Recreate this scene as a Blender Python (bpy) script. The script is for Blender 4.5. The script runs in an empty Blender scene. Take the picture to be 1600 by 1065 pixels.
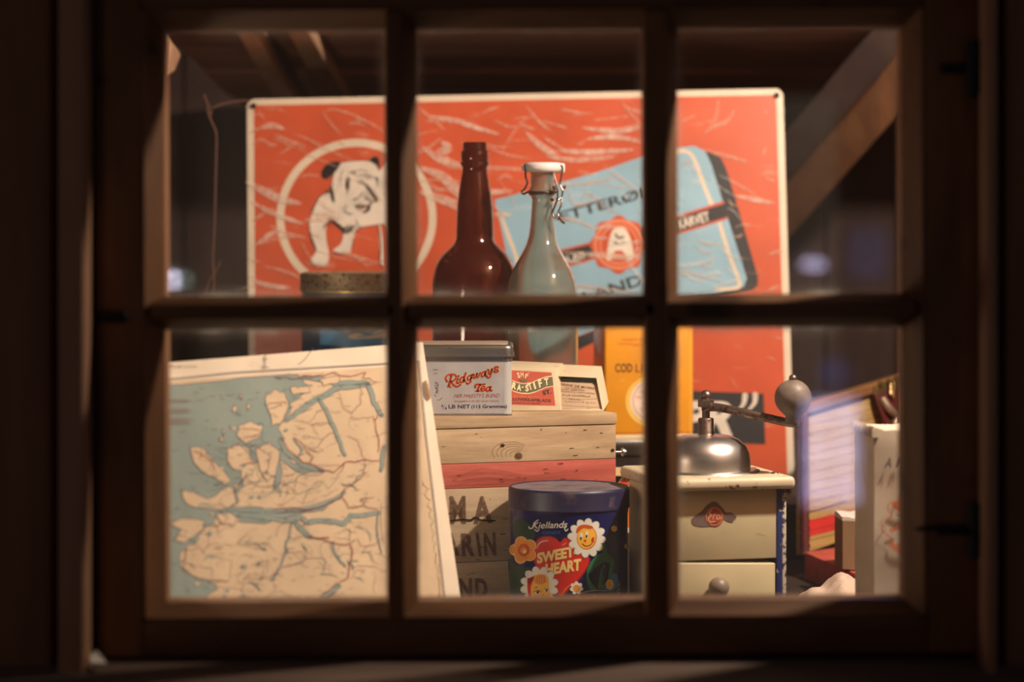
import bpy, bmesh, math, random
from mathutils import Vector, Matrix, noise
from mathutils.geometry import tessellate_polygon
random.seed(7)
PI = math.pi
# ---------------------------------------------------------------- camera, world, light, exposure
scn = bpy.context.scene
COL = scn.collection
F, HOR, CX = 4500.0, 310.0, 800.0          # focal length (px of the 1600 frame), horizon row, centre column
cam = bpy.data.cameras.new('camera'); cam.sensor_width = 36; cam.lens = 36 * F / 1600
cam.shift_y = -(532.5 - HOR) / 1600
cam.clip_start = 0.05; cam.clip_end = 60
cam.dof.use_dof = True; cam.dof.focus_distance = 2.99; cam.dof.aperture_fstop = 3.4
co = bpy.data.objects.new('camera', cam); COL.objects.link(co)
co.location = (0, 0, 0); co.rotation_euler = (PI/2, 0, 0)
scn.camera = co
w = bpy.data.worlds.new('world'); scn.world = w; w.use_nodes = True
w.node_tree.nodes['Background'].inputs[0].default_value = (0.60, 0.62, 0.80, 1)
w.node_tree.nodes['Background'].inputs[1].default_value = 0.06
def lamp(name, kind, loc, energy, color, size, target=None, sy=None):
    l = bpy.data.lights.new(name, kind); l.energy = energy; l.color = color
    if kind == 'AREA':
        l.size = size
        if sy: l.shape = 'RECTANGLE'; l.size_y = sy
    else: l.shadow_soft_size = size
    o = bpy.data.objects.new(name, l); COL.objects.link(o); o.location = loc
    if target: o.rotation_euler = (Vector(target) - Vector(loc)).to_track_quat('-Z', 'Y').to_euler()
    return o
lamp('interior_bulb', 'POINT', (0.68, 2.62, 0.52), 80, (1.0, 0.86, 0.71), 0.025)
lamp('left_fill', 'POINT', (-0.46, 2.56, -0.16), 5.0, (1.0, 0.80, 0.62), 0.06)  # unseen fill light added at the left to brighten ceiling and goods
lamp('outdoor_fill', 'POINT', (-1.4, -1.2, 1.2), 16, (1.0, 0.66, 0.42), 0.1)  # unseen outdoor fill light, added to lift the front of the frame
scn.view_settings.view_transform = 'Standard'; scn.view_settings.look = 'None'
scn.view_settings.exposure = 0.0; scn.view_settings.gamma = 1.0; scn.view_settings.use_curve_mapping = False
try: scn.cycles.transparent_max_bounces = 24; scn.cycles.max_bounces = 14; scn.cycles.transmission_bounces = 12
except Exception: pass

# ---------------------------------------------------------------- helpers
def X(px, d): return (px - CX) / F * d
def Z(py, d): return (HOR - py) / F * d
def P(px, py, d): return Vector((X(px, d), d, Z(py, d)))
def lin(c):
    out = []
    for v in c:
        v = v / 255.0
        out.append(v / 12.92 if v <= 0.04045 else ((v + 0.055) / 1.055) ** 2.4)
    return (*out, 1)
def world_loc(o):
    v = Vector(o.location)
    while o.parent: o = o.parent; v += Vector(o.location)
    return v
def link(o, parent=None):
    COL.objects.link(o)
    if parent: o.parent = parent
def tag(o, label=None, cat=None, group=None, kind=None):
    if label: o['label'] = label
    if cat: o['category'] = cat
    if group: o['group'] = group
    if kind: o['kind'] = kind
    return o
def thing(name, label, cat, loc, group=None):
    o = bpy.data.objects.new(name, None); COL.objects.link(o); o.location = loc; o.empty_display_size = .02
    return tag(o, label, cat, group)
def part(name, bm, mat, parent=None, smooth=None, loc=None):
    """bm in world coordinates -> one mesh object whose origin is its parent's (or loc)"""
    off = world_loc(parent) if parent else Vector(loc or (0, 0, 0))
    bmesh.ops.translate(bm, verts=bm.verts, vec=-off)
    me = bpy.data.meshes.new(name)
    bmesh.ops.recalc_face_normals(bm, faces=bm.faces)
    bm.to_mesh(me); bm.free()
    for m in (mat if isinstance(mat, (list, tuple)) else [mat]): me.materials.append(m)
    if smooth is not None:
        me.polygons.foreach_set('use_smooth', [True] * len(me.polygons))
        me.set_sharp_from_angle(angle=math.radians(smooth))
    o = bpy.data.objects.new(name, me)
    link(o, parent)
    if not parent: o.location = off
    return o
def struct(name, bm, mat, **k): return tag(part(name, bm, mat, **k), kind='structure')
def hexa(bm, c, bevel=0, seg=2):
    """c: front TL TR BR BL, back TL TR BR BL"""
    v = [bm.verts.new(p) for p in c]
    fs = [bm.faces.new([v[i] for i in f]) for f in ((0,1,2,3),(5,4,7,6),(4,5,1,0),(3,2,6,7),(4,0,3,7),(1,5,6,2))]
    if bevel:
        es = list({e for f in fs for e in f.edges})
        bmesh.ops.bevel(bm, geom=es, offset=bevel, segments=seg, affect='EDGES', profile=.5)
    return bm
def B(x0, x1, y0, y1, z0, z1, bevel=0, seg=2, bm=None, rot=None, about=None):
    bm = bm or bmesh.new()
    c = [Vector(p) for p in ((x0,y0,z1),(x1,y0,z1),(x1,y0,z0),(x0,y0,z0),(x0,y1,z1),(x1,y1,z1),(x1,y1,z0),(x0,y1,z0))]
    if rot is not None:
        a = Vector(about) if about else sum(c, Vector()) / 8
        c = [a + rot @ (p - a) for p in c]
    return hexa(bm, c, bevel, seg)
def yawbox(cx, cy, hw, hd, z0, z1, th, bevel=0, bm=None, seg=2):
    return B(cx-hw, cx+hw, cy-hd, cy+hd, z0, z1, bevel, seg, bm, Matrix.Rotation(th, 3, 'Z'), (cx, cy, 0))
def lathe(bm, prof, cx, cy, seg=48, close=True):
    """prof list of (r, z); r=0 closes"""
    rings = []
    for r, z in prof:
        if r < 1e-6: rings.append([bm.verts.new((cx, cy, z))])
        else: rings.append([bm.verts.new((cx + r*math.cos(2*PI*i/seg), cy + r*math.sin(2*PI*i/seg), z)) for i in range(seg)])
    for a, b in zip(rings, rings[1:]):
        for i in range(seg):
            j = (i+1) % seg
            if len(a) == 1 and len(b) == 1: continue
            if len(a) == 1: bm.faces.new((a[0], b[i], b[j]))
            elif len(b) == 1: bm.faces.new((a[i], a[j], b[0]))
            else: bm.faces.new((a[i], a[j], b[j], b[i]))
    return bm
def tube(bm, pts, r, seg=8, cap=True):
    pts = [Vector(p) for p in pts]; n = len(pts)
    rs = r if isinstance(r, (list, tuple)) else [r]*n
    rings = []; up = Vector((0.31, 0.2, 0.93)).normalized(); prev = None
    for i, p in enumerate(pts):
        t = (pts[min(i+1, n-1)] - pts[max(i-1, 0)]).normalized()
        a = prev if prev else t.cross(up)
        a = (a - t*a.dot(t)).normalized(); prev = a; b = t.cross(a)
        rings.append([bm.verts.new(p + (a*math.cos(2*PI*k/seg) + b*math.sin(2*PI*k/seg))*rs[i]) for k in range(seg)])
    for a, b in zip(rings, rings[1:]):
        for k in range(seg): bm.faces.new((a[k], a[(k+1) % seg], b[(k+1) % seg], b[k]))
    if cap: bm.faces.new(rings[0]); bm.faces.new(rings[-1][::-1])
    return bm
def cr(pts, closed=False, n=5):
    """Catmull-Rom through 2-D or 3-D points"""
    pts = [tuple(p) for p in pts]; m = len(pts); out = []
    if m < 3: return pts
    rng = range(m) if closed else range(m-1)
    for i in rng:
        g = lambda k: pts[k % m] if closed else pts[max(0, min(m-1, k))]
        p0, p1, p2, p3 = g(i-1), g(i), g(i+1), g(i+2)
        for s in range(n):
            t = s/n
            out.append(tuple(.5*((2*b) + (-a+c)*t + (2*a-5*b+4*c-d)*t*t + (-a+3*b-3*c+d)*t**3) for a, b, c, d in zip(p0, p1, p2, p3)))
    if not closed: out.append(pts[-1])
    return out

# ---------------------------------------------------------------- materials
def nodes(name):
    m = bpy.data.materials.new(name); m.use_nodes = True
    nt = m.node_tree; b = nt.nodes['Principled BSDF']
    return m, nt, b
def N(nt, kind, **k):
    n = nt.nodes.new(kind)
    for a, v in k.items():
        if a.startswith('i_'): n.inputs[a[2:]].default_value = v
        else: setattr(n, a, v)
    return n
def ramp(nt, src, stops):
    r = nt.nodes.new('ShaderNodeValToRGB'); nt.links.new(src, r.inputs[0])
    e = r.color_ramp.elements
    while len(e) < len(stops): e.new(.5)
    for el, (p, c) in zip(e, stops): el.position = p; el.color = c
    return r
def coords(nt, scale, rot=(0,0,0), src='Object'):
    tc = nt.nodes.new('ShaderNodeTexCoord'); mp = nt.nodes.new('ShaderNodeMapping')
    mp.inputs['Scale'].default_value = scale; mp.inputs['Rotation'].default_value = rot
    nt.links.new(tc.outputs[src], mp.inputs[0]); return mp.outputs[0]
def bump(nt, b, src, s, d=.001):
    bp = N(nt, 'ShaderNodeBump', i_Strength=s, i_Distance=d); nt.links.new(src, bp.inputs['Height']); nt.links.new(bp.outputs[0], b.inputs['Normal'])
def plain(name, c, rough=.5, metal=0, spec=.5, var=.12, vs=40, bmp=0, coat=0):
    m, nt, b = nodes(name)
    b.inputs['Roughness'].default_value = rough; b.inputs['Metallic'].default_value = metal
    b.inputs['Specular IOR Level'].default_value = spec; b.inputs['Coat Weight'].default_value = coat
    l = lin(c)
    if var:
        n = N(nt, 'ShaderNodeTexNoise', i_Scale=1, i_Detail=5); nt.links.new(coords(nt, (vs,)*3), n.inputs[0])
        r = ramp(nt, n.outputs[0], [(.3, (*[x*(1-var) for x in l[:3]], 1)), (.7, (*[min(1, x*(1+var)) for x in l[:3]], 1))])
        nt.links.new(r.outputs[0], b.inputs['Base Color'])
        if bmp: bump(nt, b, n.outputs[0], bmp)
    else: b.inputs['Base Color'].default_value = l
    return m
def wood(name, c1, c2, grain=(3, 40, 40), rough=.7, bmp=.4, rings=True, spots=0, rot=(0,0,0)):
    m, nt, b = nodes(name); b.inputs['Roughness'].default_value = rough; b.inputs['Specular IOR Level'].default_value = .25
    cc = coords(nt, grain, rot)
    n = N(nt, 'ShaderNodeTexNoise', i_Scale=1, i_Detail=8, i_Roughness=.65, i_Distortion=.6); nt.links.new(cc, n.inputs[0])
    n2 = N(nt, 'ShaderNodeTexNoise', i_Scale=5, i_Detail=6, i_Roughness=.7); nt.links.new(cc, n2.inputs[0])
    mx = N(nt, 'ShaderNodeMath', operation='MULTIPLY_ADD'); nt.links.new(n2.outputs[0], mx.inputs[0]); mx.inputs[1].default_value = .45
    nt.links.new(n.outputs[0], mx.inputs[2])
    r = ramp(nt, mx.outputs[0], [(.45, lin(c1)), (.68, lin([(a+d)/2 for a, d in zip(c1, c2)])), (.9, lin(c2))])
    out = r.outputs[0]
    if spots:
        s = N(nt, 'ShaderNodeTexNoise', i_Scale=1, i_Detail=2); nt.links.new(coords(nt, (spots,)*3), s.inputs[0])
        rr = ramp(nt, s.outputs[0], [(.66, (1,1,1,1)), (.72, (.25,.2,.16,1))])
        mm = N(nt, 'ShaderNodeMix', data_type='RGBA', blend_type='MULTIPLY'); mm.inputs[0].default_value = .8
        nt.links.new(out, mm.inputs[6]); nt.links.new(rr.outputs[0], mm.inputs[7]); out = mm.outputs[2]
    nt.links.new(out, b.inputs['Base Color']); bump(nt, b, mx.outputs[0], bmp, .0015)
    return m
def worn(name, c, c2, rough=.35, metal=0, scale=60, lo=.60, hi=.66, metal2=0, coat=0, rough2=.7, stretch=(1,1,1), bmp=.05):
    """paint with chips / rust / stains of their own showing through"""
    m, nt, b = nodes(name)
    n = N(nt, 'ShaderNodeTexNoise', i_Scale=1, i_Detail=7, i_Roughness=.65); nt.links.new(coords(nt, [scale*s for s in stretch]), n.inputs[0])
    n2 = N(nt, 'ShaderNodeTexNoise', i_Scale=1, i_Detail=3); nt.links.new(coords(nt, (14,)*3), n2.inputs[0])
    f = ramp(nt, n.outputs[0], [(lo, (0,0,0,1)), (hi, (1,1,1,1))])
    l = lin(c)
    base = ramp(nt, n2.outputs[0], [(.3, (*[x*.88 for x in l[:3]], 1)), (.7, (*[min(1, x*1.08) for x in l[:3]], 1))])
    mm = N(nt, 'ShaderNodeMix', data_type='RGBA'); nt.links.new(f.outputs[0], mm.inputs[0]); nt.links.new(base.outputs[0], mm.inputs[6]); mm.inputs[7].default_value = lin(c2)
    nt.links.new(mm.outputs[2], b.inputs['Base Color'])
    rr = N(nt, 'ShaderNodeMapRange'); nt.links.new(f.outputs[0], rr.inputs[0]); rr.inputs[3].default_value = rough; rr.inputs[4].default_value = rough2
    nt.links.new(rr.outputs[0], b.inputs['Roughness'])
    b.inputs['Metallic'].default_value = metal; b.inputs['Coat Weight'].default_value = coat
    bump(nt, b, n.outputs[0], bmp)
    return m
def fade(name, c, alpha, rough=.6, scale=0, lo=.4, hi=.6):
    """thin translucent wear mark / faded ink"""
    m, nt, b = nodes(name); b.inputs['Base Color'].default_value = lin(c); b.inputs['Roughness'].default_value = rough
    b.inputs['Specular IOR Level'].default_value = .1
    b.inputs['Alpha'].default_value = alpha
    if scale:
        n = N(nt, 'ShaderNodeTexNoise', i_Scale=1, i_Detail=6, i_Roughness=.7); nt.links.new(coords(nt, (scale,)*3), n.inputs[0])
        r = ramp(nt, n.outputs[0], [(lo, (0,0,0,1)), (hi, (alpha,)*3 + (1,))]); nt.links.new(r.outputs[0], b.inputs['Alpha'])
    return m
def glassy(name, c, rough=.03, dust=0.0, dustc=(200,190,175)):
    m, nt, b = nodes(name); b.inputs['Base Color'].default_value = lin(c); b.inputs['Transmission Weight'].default_value = 1
    b.inputs['Roughness'].default_value = rough; b.inputs['IOR'].default_value = 1.46
    if dust:
        d = N(nt, 'ShaderNodeBsdfDiffuse'); d.inputs[0].default_value = lin(dustc)
        n = N(nt, 'ShaderNodeTexNoise', i_Scale=1, i_Detail=6); nt.links.new(coords(nt, (22,)*3), n.inputs[0])
        r = ramp(nt, n.outputs[0], [(.35, (dust*.5,)*3 + (1,)), (.7, (dust*1.5,)*3 + (1,))])
        mx = nt.nodes.new('ShaderNodeMixShader'); nt.links.new(r.outputs[0], mx.inputs[0]); nt.links.new(b.outputs[0], mx.inputs[1]); nt.links.new(d.outputs[0], mx.inputs[2])
        nt.links.new(mx.outputs[0], nt.nodes['Material Output'].inputs[0])
    return m
def emit(name, c, s):
    m, nt, b = nodes(name); b.inputs['Base Color'].default_value = (0,0,0,1)
    b.inputs['Emission Color'].default_value = lin(c); b.inputs['Emission Strength'].default_value = s
    return m
def pane_mat():
    m = bpy.data.materials.new('old_window_glass'); m.use_nodes = True; nt = m.node_tree
    for n in list(nt.nodes):
        if n.type != 'OUTPUT_MATERIAL': nt.nodes.remove(n)
    out = nt.nodes['Material Output']
    t = N(nt, 'ShaderNodeBsdfTransparent'); t.inputs[0].default_value = (.97, .975, .97, 1)
    g = N(nt, 'ShaderNodeBsdfGlossy'); g.inputs['Roughness'].default_value = .02
    fr = N(nt, 'ShaderNodeFresnel', i_IOR=1.5)          # same ratio on both faces of the pane (straight-through rays)
    ge = nt.nodes.new('ShaderNodeNewGeometry'); mr = N(nt, 'ShaderNodeMapRange'); nt.links.new(ge.outputs['Backfacing'], mr.inputs[0])
    mr.inputs[3].default_value = 1.5; mr.inputs[4].default_value = 1/1.5; nt.links.new(mr.outputs[0], fr.inputs[0])
    m1 = N(nt, 'ShaderNodeMixShader'); nt.links.new(fr.outputs[0], m1.inputs[0]); nt.links.new(t.outputs[0], m1.inputs[1]); nt.links.new(g.outputs[0], m1.inputs[2])
    # dust: a film, thicker along the putty line, plus scratches
    tc = nt.nodes.new('ShaderNodeTexCoord'); sp = nt.nodes.new('ShaderNodeSeparateXYZ'); nt.links.new(tc.outputs['UV'], sp.inputs[0])
    def edge(o):
        a = N(nt, 'ShaderNodeMath', operation='SUBTRACT'); nt.links.new(o, a.inputs[0]); a.inputs[1].default_value = .5
        b_ = N(nt, 'ShaderNodeMath', operation='ABSOLUTE'); nt.links.new(a.outputs[0], b_.inputs[0]); return b_.outputs[0]
    mxx = N(nt, 'ShaderNodeMath', operation='MAXIMUM'); nt.links.new(edge(sp.outputs[0]), mxx.inputs[0]); nt.links.new(edge(sp.outputs[1]), mxx.inputs[1])
    ns = N(nt, 'ShaderNodeTexNoise', i_Scale=1, i_Detail=5); nt.links.new(coords(nt, (35,)*3), ns.inputs[0])
    ad = N(nt, 'ShaderNodeMath', operation='MULTIPLY_ADD'); nt.links.new(ns.outputs[0], ad.inputs[0]); ad.inputs[1].default_value = .05; nt.links.new(mxx.outputs[0], ad.inputs[2])
    r = ramp(nt, ad.outputs[0], [(.47, (.022,)*3 + (1,)), (.505, (.07,)*3 + (1,)), (.525, (.42,)*3 + (1,))])
    w1 = N(nt, 'ShaderNodeTexNoise', i_Scale=1, i_Detail=4, i_Roughness=.7, i_Distortion=1.5); nt.links.new(coords(nt, (9, 1, 60), (0, .5, 0)), w1.inputs[0])
    r2 = ramp(nt, w1.outputs[0], [(.62, (0,)*3 + (1,)), (.75, (.035,)*3 + (1,))])
    sm = N(nt, 'ShaderNodeMath', operation='ADD'); nt.links.new(r.outputs[0], sm.inputs[0]); nt.links.new(r2.outputs[0], sm.inputs[1])
    d1 = N(nt, 'ShaderNodeBsdfDiffuse'); d1.inputs[0].default_value = (.7, .66, .58, 1)
    d2 = N(nt, 'ShaderNodeBsdfTranslucent'); d2.inputs[0].default_value = (.7, .66, .58, 1)
    m2 = N(nt, 'ShaderNodeMixShader'); m2.inputs[0].default_value = .5; nt.links.new(d1.outputs[0], m2.inputs[1]); nt.links.new(d2.outputs[0], m2.inputs[2])
    m3 = N(nt, 'ShaderNodeMixShader'); nt.links.new(sm.outputs[0], m3.inputs[0]); nt.links.new(m1.outputs[0], m3.inputs[1]); nt.links.new(m2.outputs[0], m3.inputs[2])
    nt.links.new(m3.outputs[0], out.inputs[0])
    return m

# ---------------------------------------------------------------- printed artwork laid on real surfaces
class Plane:
    def __init__(s, o, a, b):
        """o origin, a point to the right of it, b point above it"""
        s.o = Vector(o); s.u = (Vector(a)-s.o).normalized(); bb = Vector(b)-s.o
        s.n = s.u.cross(bb).normalized()
        if s.n.y > 0: s.n = -s.n
        s.v = s.n.cross(s.u)
    def at(s, px, py, off=0):
        r = Vector(((px-CX)/F, 1, (HOR-py)/F)); t = s.o.dot(s.n) / r.dot(s.n)
        return r*t + s.n*off
class Cyl:
    def __init__(s, cx, cy, R): s.c = (cx, cy); s.R = R
    def at(s, px, py, off=0):
        a = (px-CX)/F; A = a*a+1; Bq = -2*(a*s.c[0]+s.c[1]); C = s.c[0]**2+s.c[1]**2-s.R**2
        D = max(0, Bq*Bq-4*A*C); t = (-Bq-math.sqrt(D))/(2*A)
        p = Vector((a*t, t, (HOR-py)/F*t)); n = Vector((p.x-s.c[0], p.y-s.c[1], 0)).normalized()
        return p + n*off
class Art:
    def __init__(s, surf, ox=0, oy=0, sc=1, maxlen=None, step=.00018):
        s.S = surf; s.ox, s.oy, s.sc = ox, oy, sc; s.tris = []; s.mats = []; s.maxlen = maxlen; s.step = step
    def q(s, p): return (s.ox + p[0]/s.sc, s.oy + p[1]/s.sc)
    def mi(s, m):
        if m not in s.mats: s.mats.append(m)
        return s.mats.index(m)
    def tri(s, a, b, c, mi, L):
        if s.maxlen:
            e = [(math.dist(a, b), 0), (math.dist(b, c), 1), (math.dist(c, a), 2)]; l, k = max(e)
            if l > s.maxlen:
                if k == 0: m = ((a[0]+b[0])/2, (a[1]+b[1])/2); s.tri(a, m, c, mi, L); s.tri(m, b, c, mi, L)
                elif k == 1: m = ((c[0]+b[0])/2, (c[1]+b[1])/2); s.tri(a, b, m, mi, L); s.tri(a, m, c, mi, L)
                else: m = ((c[0]+a[0])/2, (c[1]+a[1])/2); s.tri(a, b, m, mi, L); s.tri(m, b, c, mi, L)
                return
        s.tris.append((a, b, c, mi, L))
    def poly(s, pts, mat, L=1, smooth=False, n=4, raw=False):
        if smooth: pts = cr(pts, True, n)
        q = [p if raw else s.q(p) for p in pts]
        for t in tessellate_polygon([[Vector((p[0], p[1], 0)) for p in q]]):
            s.tri(q[t[0]], q[t[1]], q[t[2]], s.mi(mat), L)
    def ell(s, cx, cy, rx, ry, mat, L=1, rot=0, n=24, a0=0, a1=2*PI):
        c, d = math.cos(rot), math.sin(rot)
        s.poly([(cx + c*rx*math.cos(t) - d*ry*math.sin(t), cy + d*rx*math.cos(t) + c*ry*math.sin(t)) for t in [a0+(a1-a0)*i/n for i in range(n)]], mat, L)
    def ring(s, cx, cy, rx, ry, wd, mat, L=1, a0=0, a1=2*PI, n=40):
        s.stroke([(cx+rx*math.cos(a0+(a1-a0)*i/n), cy+ry*math.sin(a0+(a1-a0)*i/n)) for i in range(n+1)], wd, mat, L, smooth=False, caps=False)
    def stroke(s, pts, wd, mat, L=1, smooth=True, taper=0, caps=True, n=5):
        if smooth: pts = cr(pts, False, n)
        q = [s.q(p) for p in pts]; m = len(q); W = []
        for i in range(m):
            t = i/(m-1); ww = wd[0]+(wd[1]-wd[0])*t if isinstance(wd, tuple) else wd
            if taper: ww *= (1-taper) + taper*math.sin(PI*t)
            W.append(ww/s.sc/2)
        Lf, Rt = [], []
        for i in range(m):
            a, b = q[max(0, i-1)], q[min(m-1, i+1)]; dx, dy = b[0]-a[0], b[1]-a[1]; l = math.hypot(dx, dy) or 1
            nx, ny = -dy/l, dx/l
            Lf.append((q[i][0]+nx*W[i], q[i][1]+ny*W[i])); Rt.append((q[i][0]-nx*W[i], q[i][1]-ny*W[i]))
        k = s.mi(mat)
        for i in range(m-1):
            s.tri(Lf[i], Lf[i+1], Rt[i+1], k, L); s.tri(Lf[i], Rt[i+1], Rt[i], k, L)
        if caps:
            for i in (0, m-1):
                c = [(q[i][0]+W[i]*math.cos(2*PI*j/8), q[i][1]+W[i]*math.sin(2*PI*j/8)) for j in range(8)]
                for j in range(1, 7): s.tri(c[0], c[j], c[j+1], k, L)
    def text(s, body, p0, p1, h, mat, L=1, bold=0, shear=0, arc=0):
        """baseline p0->p1, capital height h (art units); arc lifts the middle"""
        cu = bpy.data.curves.new('t', 'FONT'); cu.body = body; cu.size = 1; cu.offset = bold; cu.resolution_u = 3
        ob = bpy.data.objects.new('t', cu); COL.objects.link(ob)
        me = bpy.data.meshes.new_from_object(ob.evaluated_get(bpy.context.evaluated_depsgraph_get()))
        vs = [v.co.copy() for v in me.vertices]
        if vs:
            x0 = min(v.x for v in vs); x1 = max(v.x for v in vs); dx, dy = p1[0]-p0[0], p1[1]-p0[1]; l = math.hypot(dx, dy)
            up = (dy/l, -dx/l)
            def mp(v):
                t = (v.x-x0)/(x1-x0); y = v.y/.69*h
                a = arc*4*t*(1-t)
                return s.q((p0[0]+dx*t+up[0]*(y+a)+dx/l*y*shear, p0[1]+dy*t+up[1]*(y+a)+dy/l*y*shear))
            q = [mp(v) for v in vs]; k = s.mi(mat)
            for p in me.polygons:
                vv = p.vertices
                for i in range(1, len(vv)-1): s.tri(q[vv[0]], q[vv[i]], q[vv[i+1]], k, L)
        bpy.data.objects.remove(ob); bpy.data.meshes.remove(me); bpy.data.curves.remove(cu)
    def build(s, name, parent, label=None):
        vs, fs, mi = [], [], []
        off = world_loc(parent)
        for a, b, c, m, L in s.tris:
            A, B_, C = (s.S.at(*p, .00022 + L*s.step) - off for p in (a, b, c))
            n = (B_-A).cross(C-A)
            if n.length < 1e-12: continue
            k = len(vs); vs += [A, B_, C] if n.y < 0 else [A, C, B_]; fs.append((k, k+1, k+2)); mi.append(m)
        me = bpy.data.meshes.new(name); me.from_pydata([tuple(v) for v in vs], [], fs)
        for m in s.mats: me.materials.append(m)
        me.polygons.foreach_set('material_index', mi); me.update()
        o = bpy.data.objects.new(name, me); link(o, parent)
        if label: o['label'] = label
        return o

# ---------------------------------------------------------------- shared materials
M = {}
M['frame'] = wood('brown_window_wood', (74,44,24), (134,88,52), (7, 7, 1.2), .55, .5, spots=11)
M['frame_h'] = wood('brown_window_wood_level', (66,40,23), (118,78,47), (1.2, 7, 7), .55, .5, spots=10)
M['casing'] = wood('casing_wood', (128,88,64), (170,126,94), (8, 8, 1), .7, .5)
M['logwall'] = wood('outer_wall_wood', (84,54,38), (126,86,58), (7, 7, .8), .8, .6)
M['sillw'] = wood('sill_wood', (78,60,50), (106,84,70), (1, 9, 9), .8, .5)
M['dark'] = wood('dark_interior_wood', (54,42,40), (80,62,56), (6, 6, 1), .85, .4)
M['darkh'] = wood('dark_counter_wood', (34,26,22), (58,44,36), (1, 6, 6), .85, .4)
M['plank'] = wood('sooty_ceiling_plank', (134,90,74), (190,142,118), (1.4, 9, 9), .85, .7)
M['rafter'] = wood('rafter_wood', (160,124,98), (205,165,132), (9, 1.2, 9), .8, .5)
M['iron'] = plain('black_iron', (26,22,20), .6, .6)
M['glass'] = pane_mat()
M['black'] = plain('black_ink', (28,26,30), .5, var=.1)
M['white'] = plain('white_ink', (226,214,198), .5)

# ================================================================ setting
CT = -0.438                                             # counter top height
struct('floor', B(-.66, 1.2, 2.40, 4.4, -1.25, -1.2), M['darkh'])
struct('wall_left', B(-.66, -.60, 2.44, 4.4, -1.2, .80), M['dark'])
struct('wall_right', B(1.10, 1.16, 2.44, 4.4, -1.2, .80), M['dark'])
wb = struct('wall_back', B(-.66, 1.16, 4.34, 4.40, -1.2, .80), M['dark'])
for i in range(16):
    x0 = -.60 + i*.107
    part('plank', B(x0+.0015, x0+.1055, 4.318, 4.34, -1.19, .79, .002, 1), M['dark'], wb)
# front wall with the window opening
OX0, OX1, OZ0, OZ1 = X(150, 2.38), X(1530, 2.38), Z(1022, 2.38), Z(-38, 2.38)
bm = bmesh.new()
B(-1.2, OX0, 2.40, 2.44, -1.2, .8, bm=bm); B(OX1, 1.2, 2.40, 2.44, -1.2, .8, bm=bm)
B(OX0, OX1, 2.40, 2.44, -1.2, OZ0, bm=bm); B(OX0, OX1, 2.40, 2.44, OZ1, .8, bm=bm)
wf = struct('wall_front', bm, M['logwall'])
# upright outer boards of the wall
xs = [-1.15, -.93, -.71, -.53, X(88, 2.36)]
for a, b_ in zip(xs, xs[1:]): part('board', B(a+.003, b_-.003, 2.358, 2.40, -1.1, .8, .005, 2), M['logwall'], wf)
xs = [X(1562, 2.36), .53, .71, .93, 1.15]
for a, b_ in zip(xs, xs[1:]): part('board', B(a+.003, b_-.003, 2.358, 2.40, -1.1, .8, .005, 2), M['logwall'], wf)
tag(part('board', B(OX0-.02, OX1+.02, 2.358, 2.40, OZ1+.06, .8, .005, 2), M['logwall'], wf))
part('board', B(OX0-.02, OX1+.02, 2.358, 2.40, -.9, OZ0-.06, .005, 2), M['logwall'], wf)
# casing
struct('trim_1', B(X(90, 2.34), X(141, 2.36), 2.335, 2.40, OZ0-.02, OZ1+.06, .007, 3), M['casing'], smooth=40)
struct('trim_2', B(X(1532, 2.36), X(1560, 2.34), 2.335, 2.40, OZ0-.02, OZ1+.06, .007, 3), M['casing'], smooth=40)
struct('trim_3', B(X(90, 2.34), X(1560, 2.34), 2.33, 2.40, OZ1+.002, OZ1+.06, .006, 3), M['frame_h'], smooth=40)
bm = bmesh.new()                                       # sloping sill
hexa(bm, [(-.46, 2.20, -.404), (.46, 2.20, -.404), (.46, 2.20, -.44), (-.46, 2.20, -.44),
          (-.46, 2.385, Z(1024, 2.385)), (.46, 2.385, Z(1024, 2.385)), (.46, 2.385, -.44), (-.46, 2.385, -.44)], .004, 2)
struct('trim_4', bm, M['sillw'], smooth=40)
tag(part('paint_chip', hexa(bmesh.new(), [P(143,1020,2.352), P(150,1017,2.352), P(165,1036,2.34), P(141,1034,2.34),
    P(144,1019,2.358), P(151,1016,2.358), P(166,1035,2.348), P(142,1033,2.348)]), M['white'], loc=P(150,1034,2.35)), 'small white flake of paint in the left corner of the window sill', 'paint flake')

# ---- the window
WC = Vector((X(834, 2.4), 2.4, Z(492, 2.4)))
win = bpy.data.objects.new('window_1', None); COL.objects.link(win); win.location = WC; tag(win, kind='structure')
GL, FR = 2.398, 2.374
def prism_x(x0, x1, fx0, fx1, z0, z1, bm=None):        # upright bar: base at glass, narrower front
    bm = bm or bmesh.new()
    return hexa(bm, [(fx0,FR,z1),(fx1,FR,z1),(fx1,FR,z0),(fx0,FR,z0),(x0,GL+.004,z1),(x1,GL+.004,z1),(x1,GL+.004,z0),(x0,GL+.004,z0)], .0015, 2)
def prism_z(z0, z1, fz0, fz1, x0, x1, bm=None):
    bm = bm or bmesh.new()
    return hexa(bm, [(x0,FR,fz1),(x1,FR,fz1),(x1,FR,fz0),(x0,FR,fz0),(x0,GL+.004,z1),(x1,GL+.004,z1),(x1,GL+.004,z0),(x0,GL+.004,z0)], .0015, 2)
gx = lambda p: X(p, GL); gz = lambda p: Z(p, GL); fx = lambda p: X(p, FR); fz = lambda p: Z(p, FR)
zt, zb = gz(20), gz(960)
part('glazing_bar', prism_x(gx(602), gx(654), fx(604), fx(629), zb, zt), M['frame'], win, 40)
part('glazing_bar', prism_x(gx(1004), gx(1061), fx(1008), fx(1043), zb, zt), M['frame'], win, 40)
for a, b_ in ((240, 618), (638, 1022), (1042, 1425)):
    part('glazing_bar', prism_z(gz(514), gz(460), fz(494), fz(473), gx(a), gx(b_)), M['frame_h'], win, 40)
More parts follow.
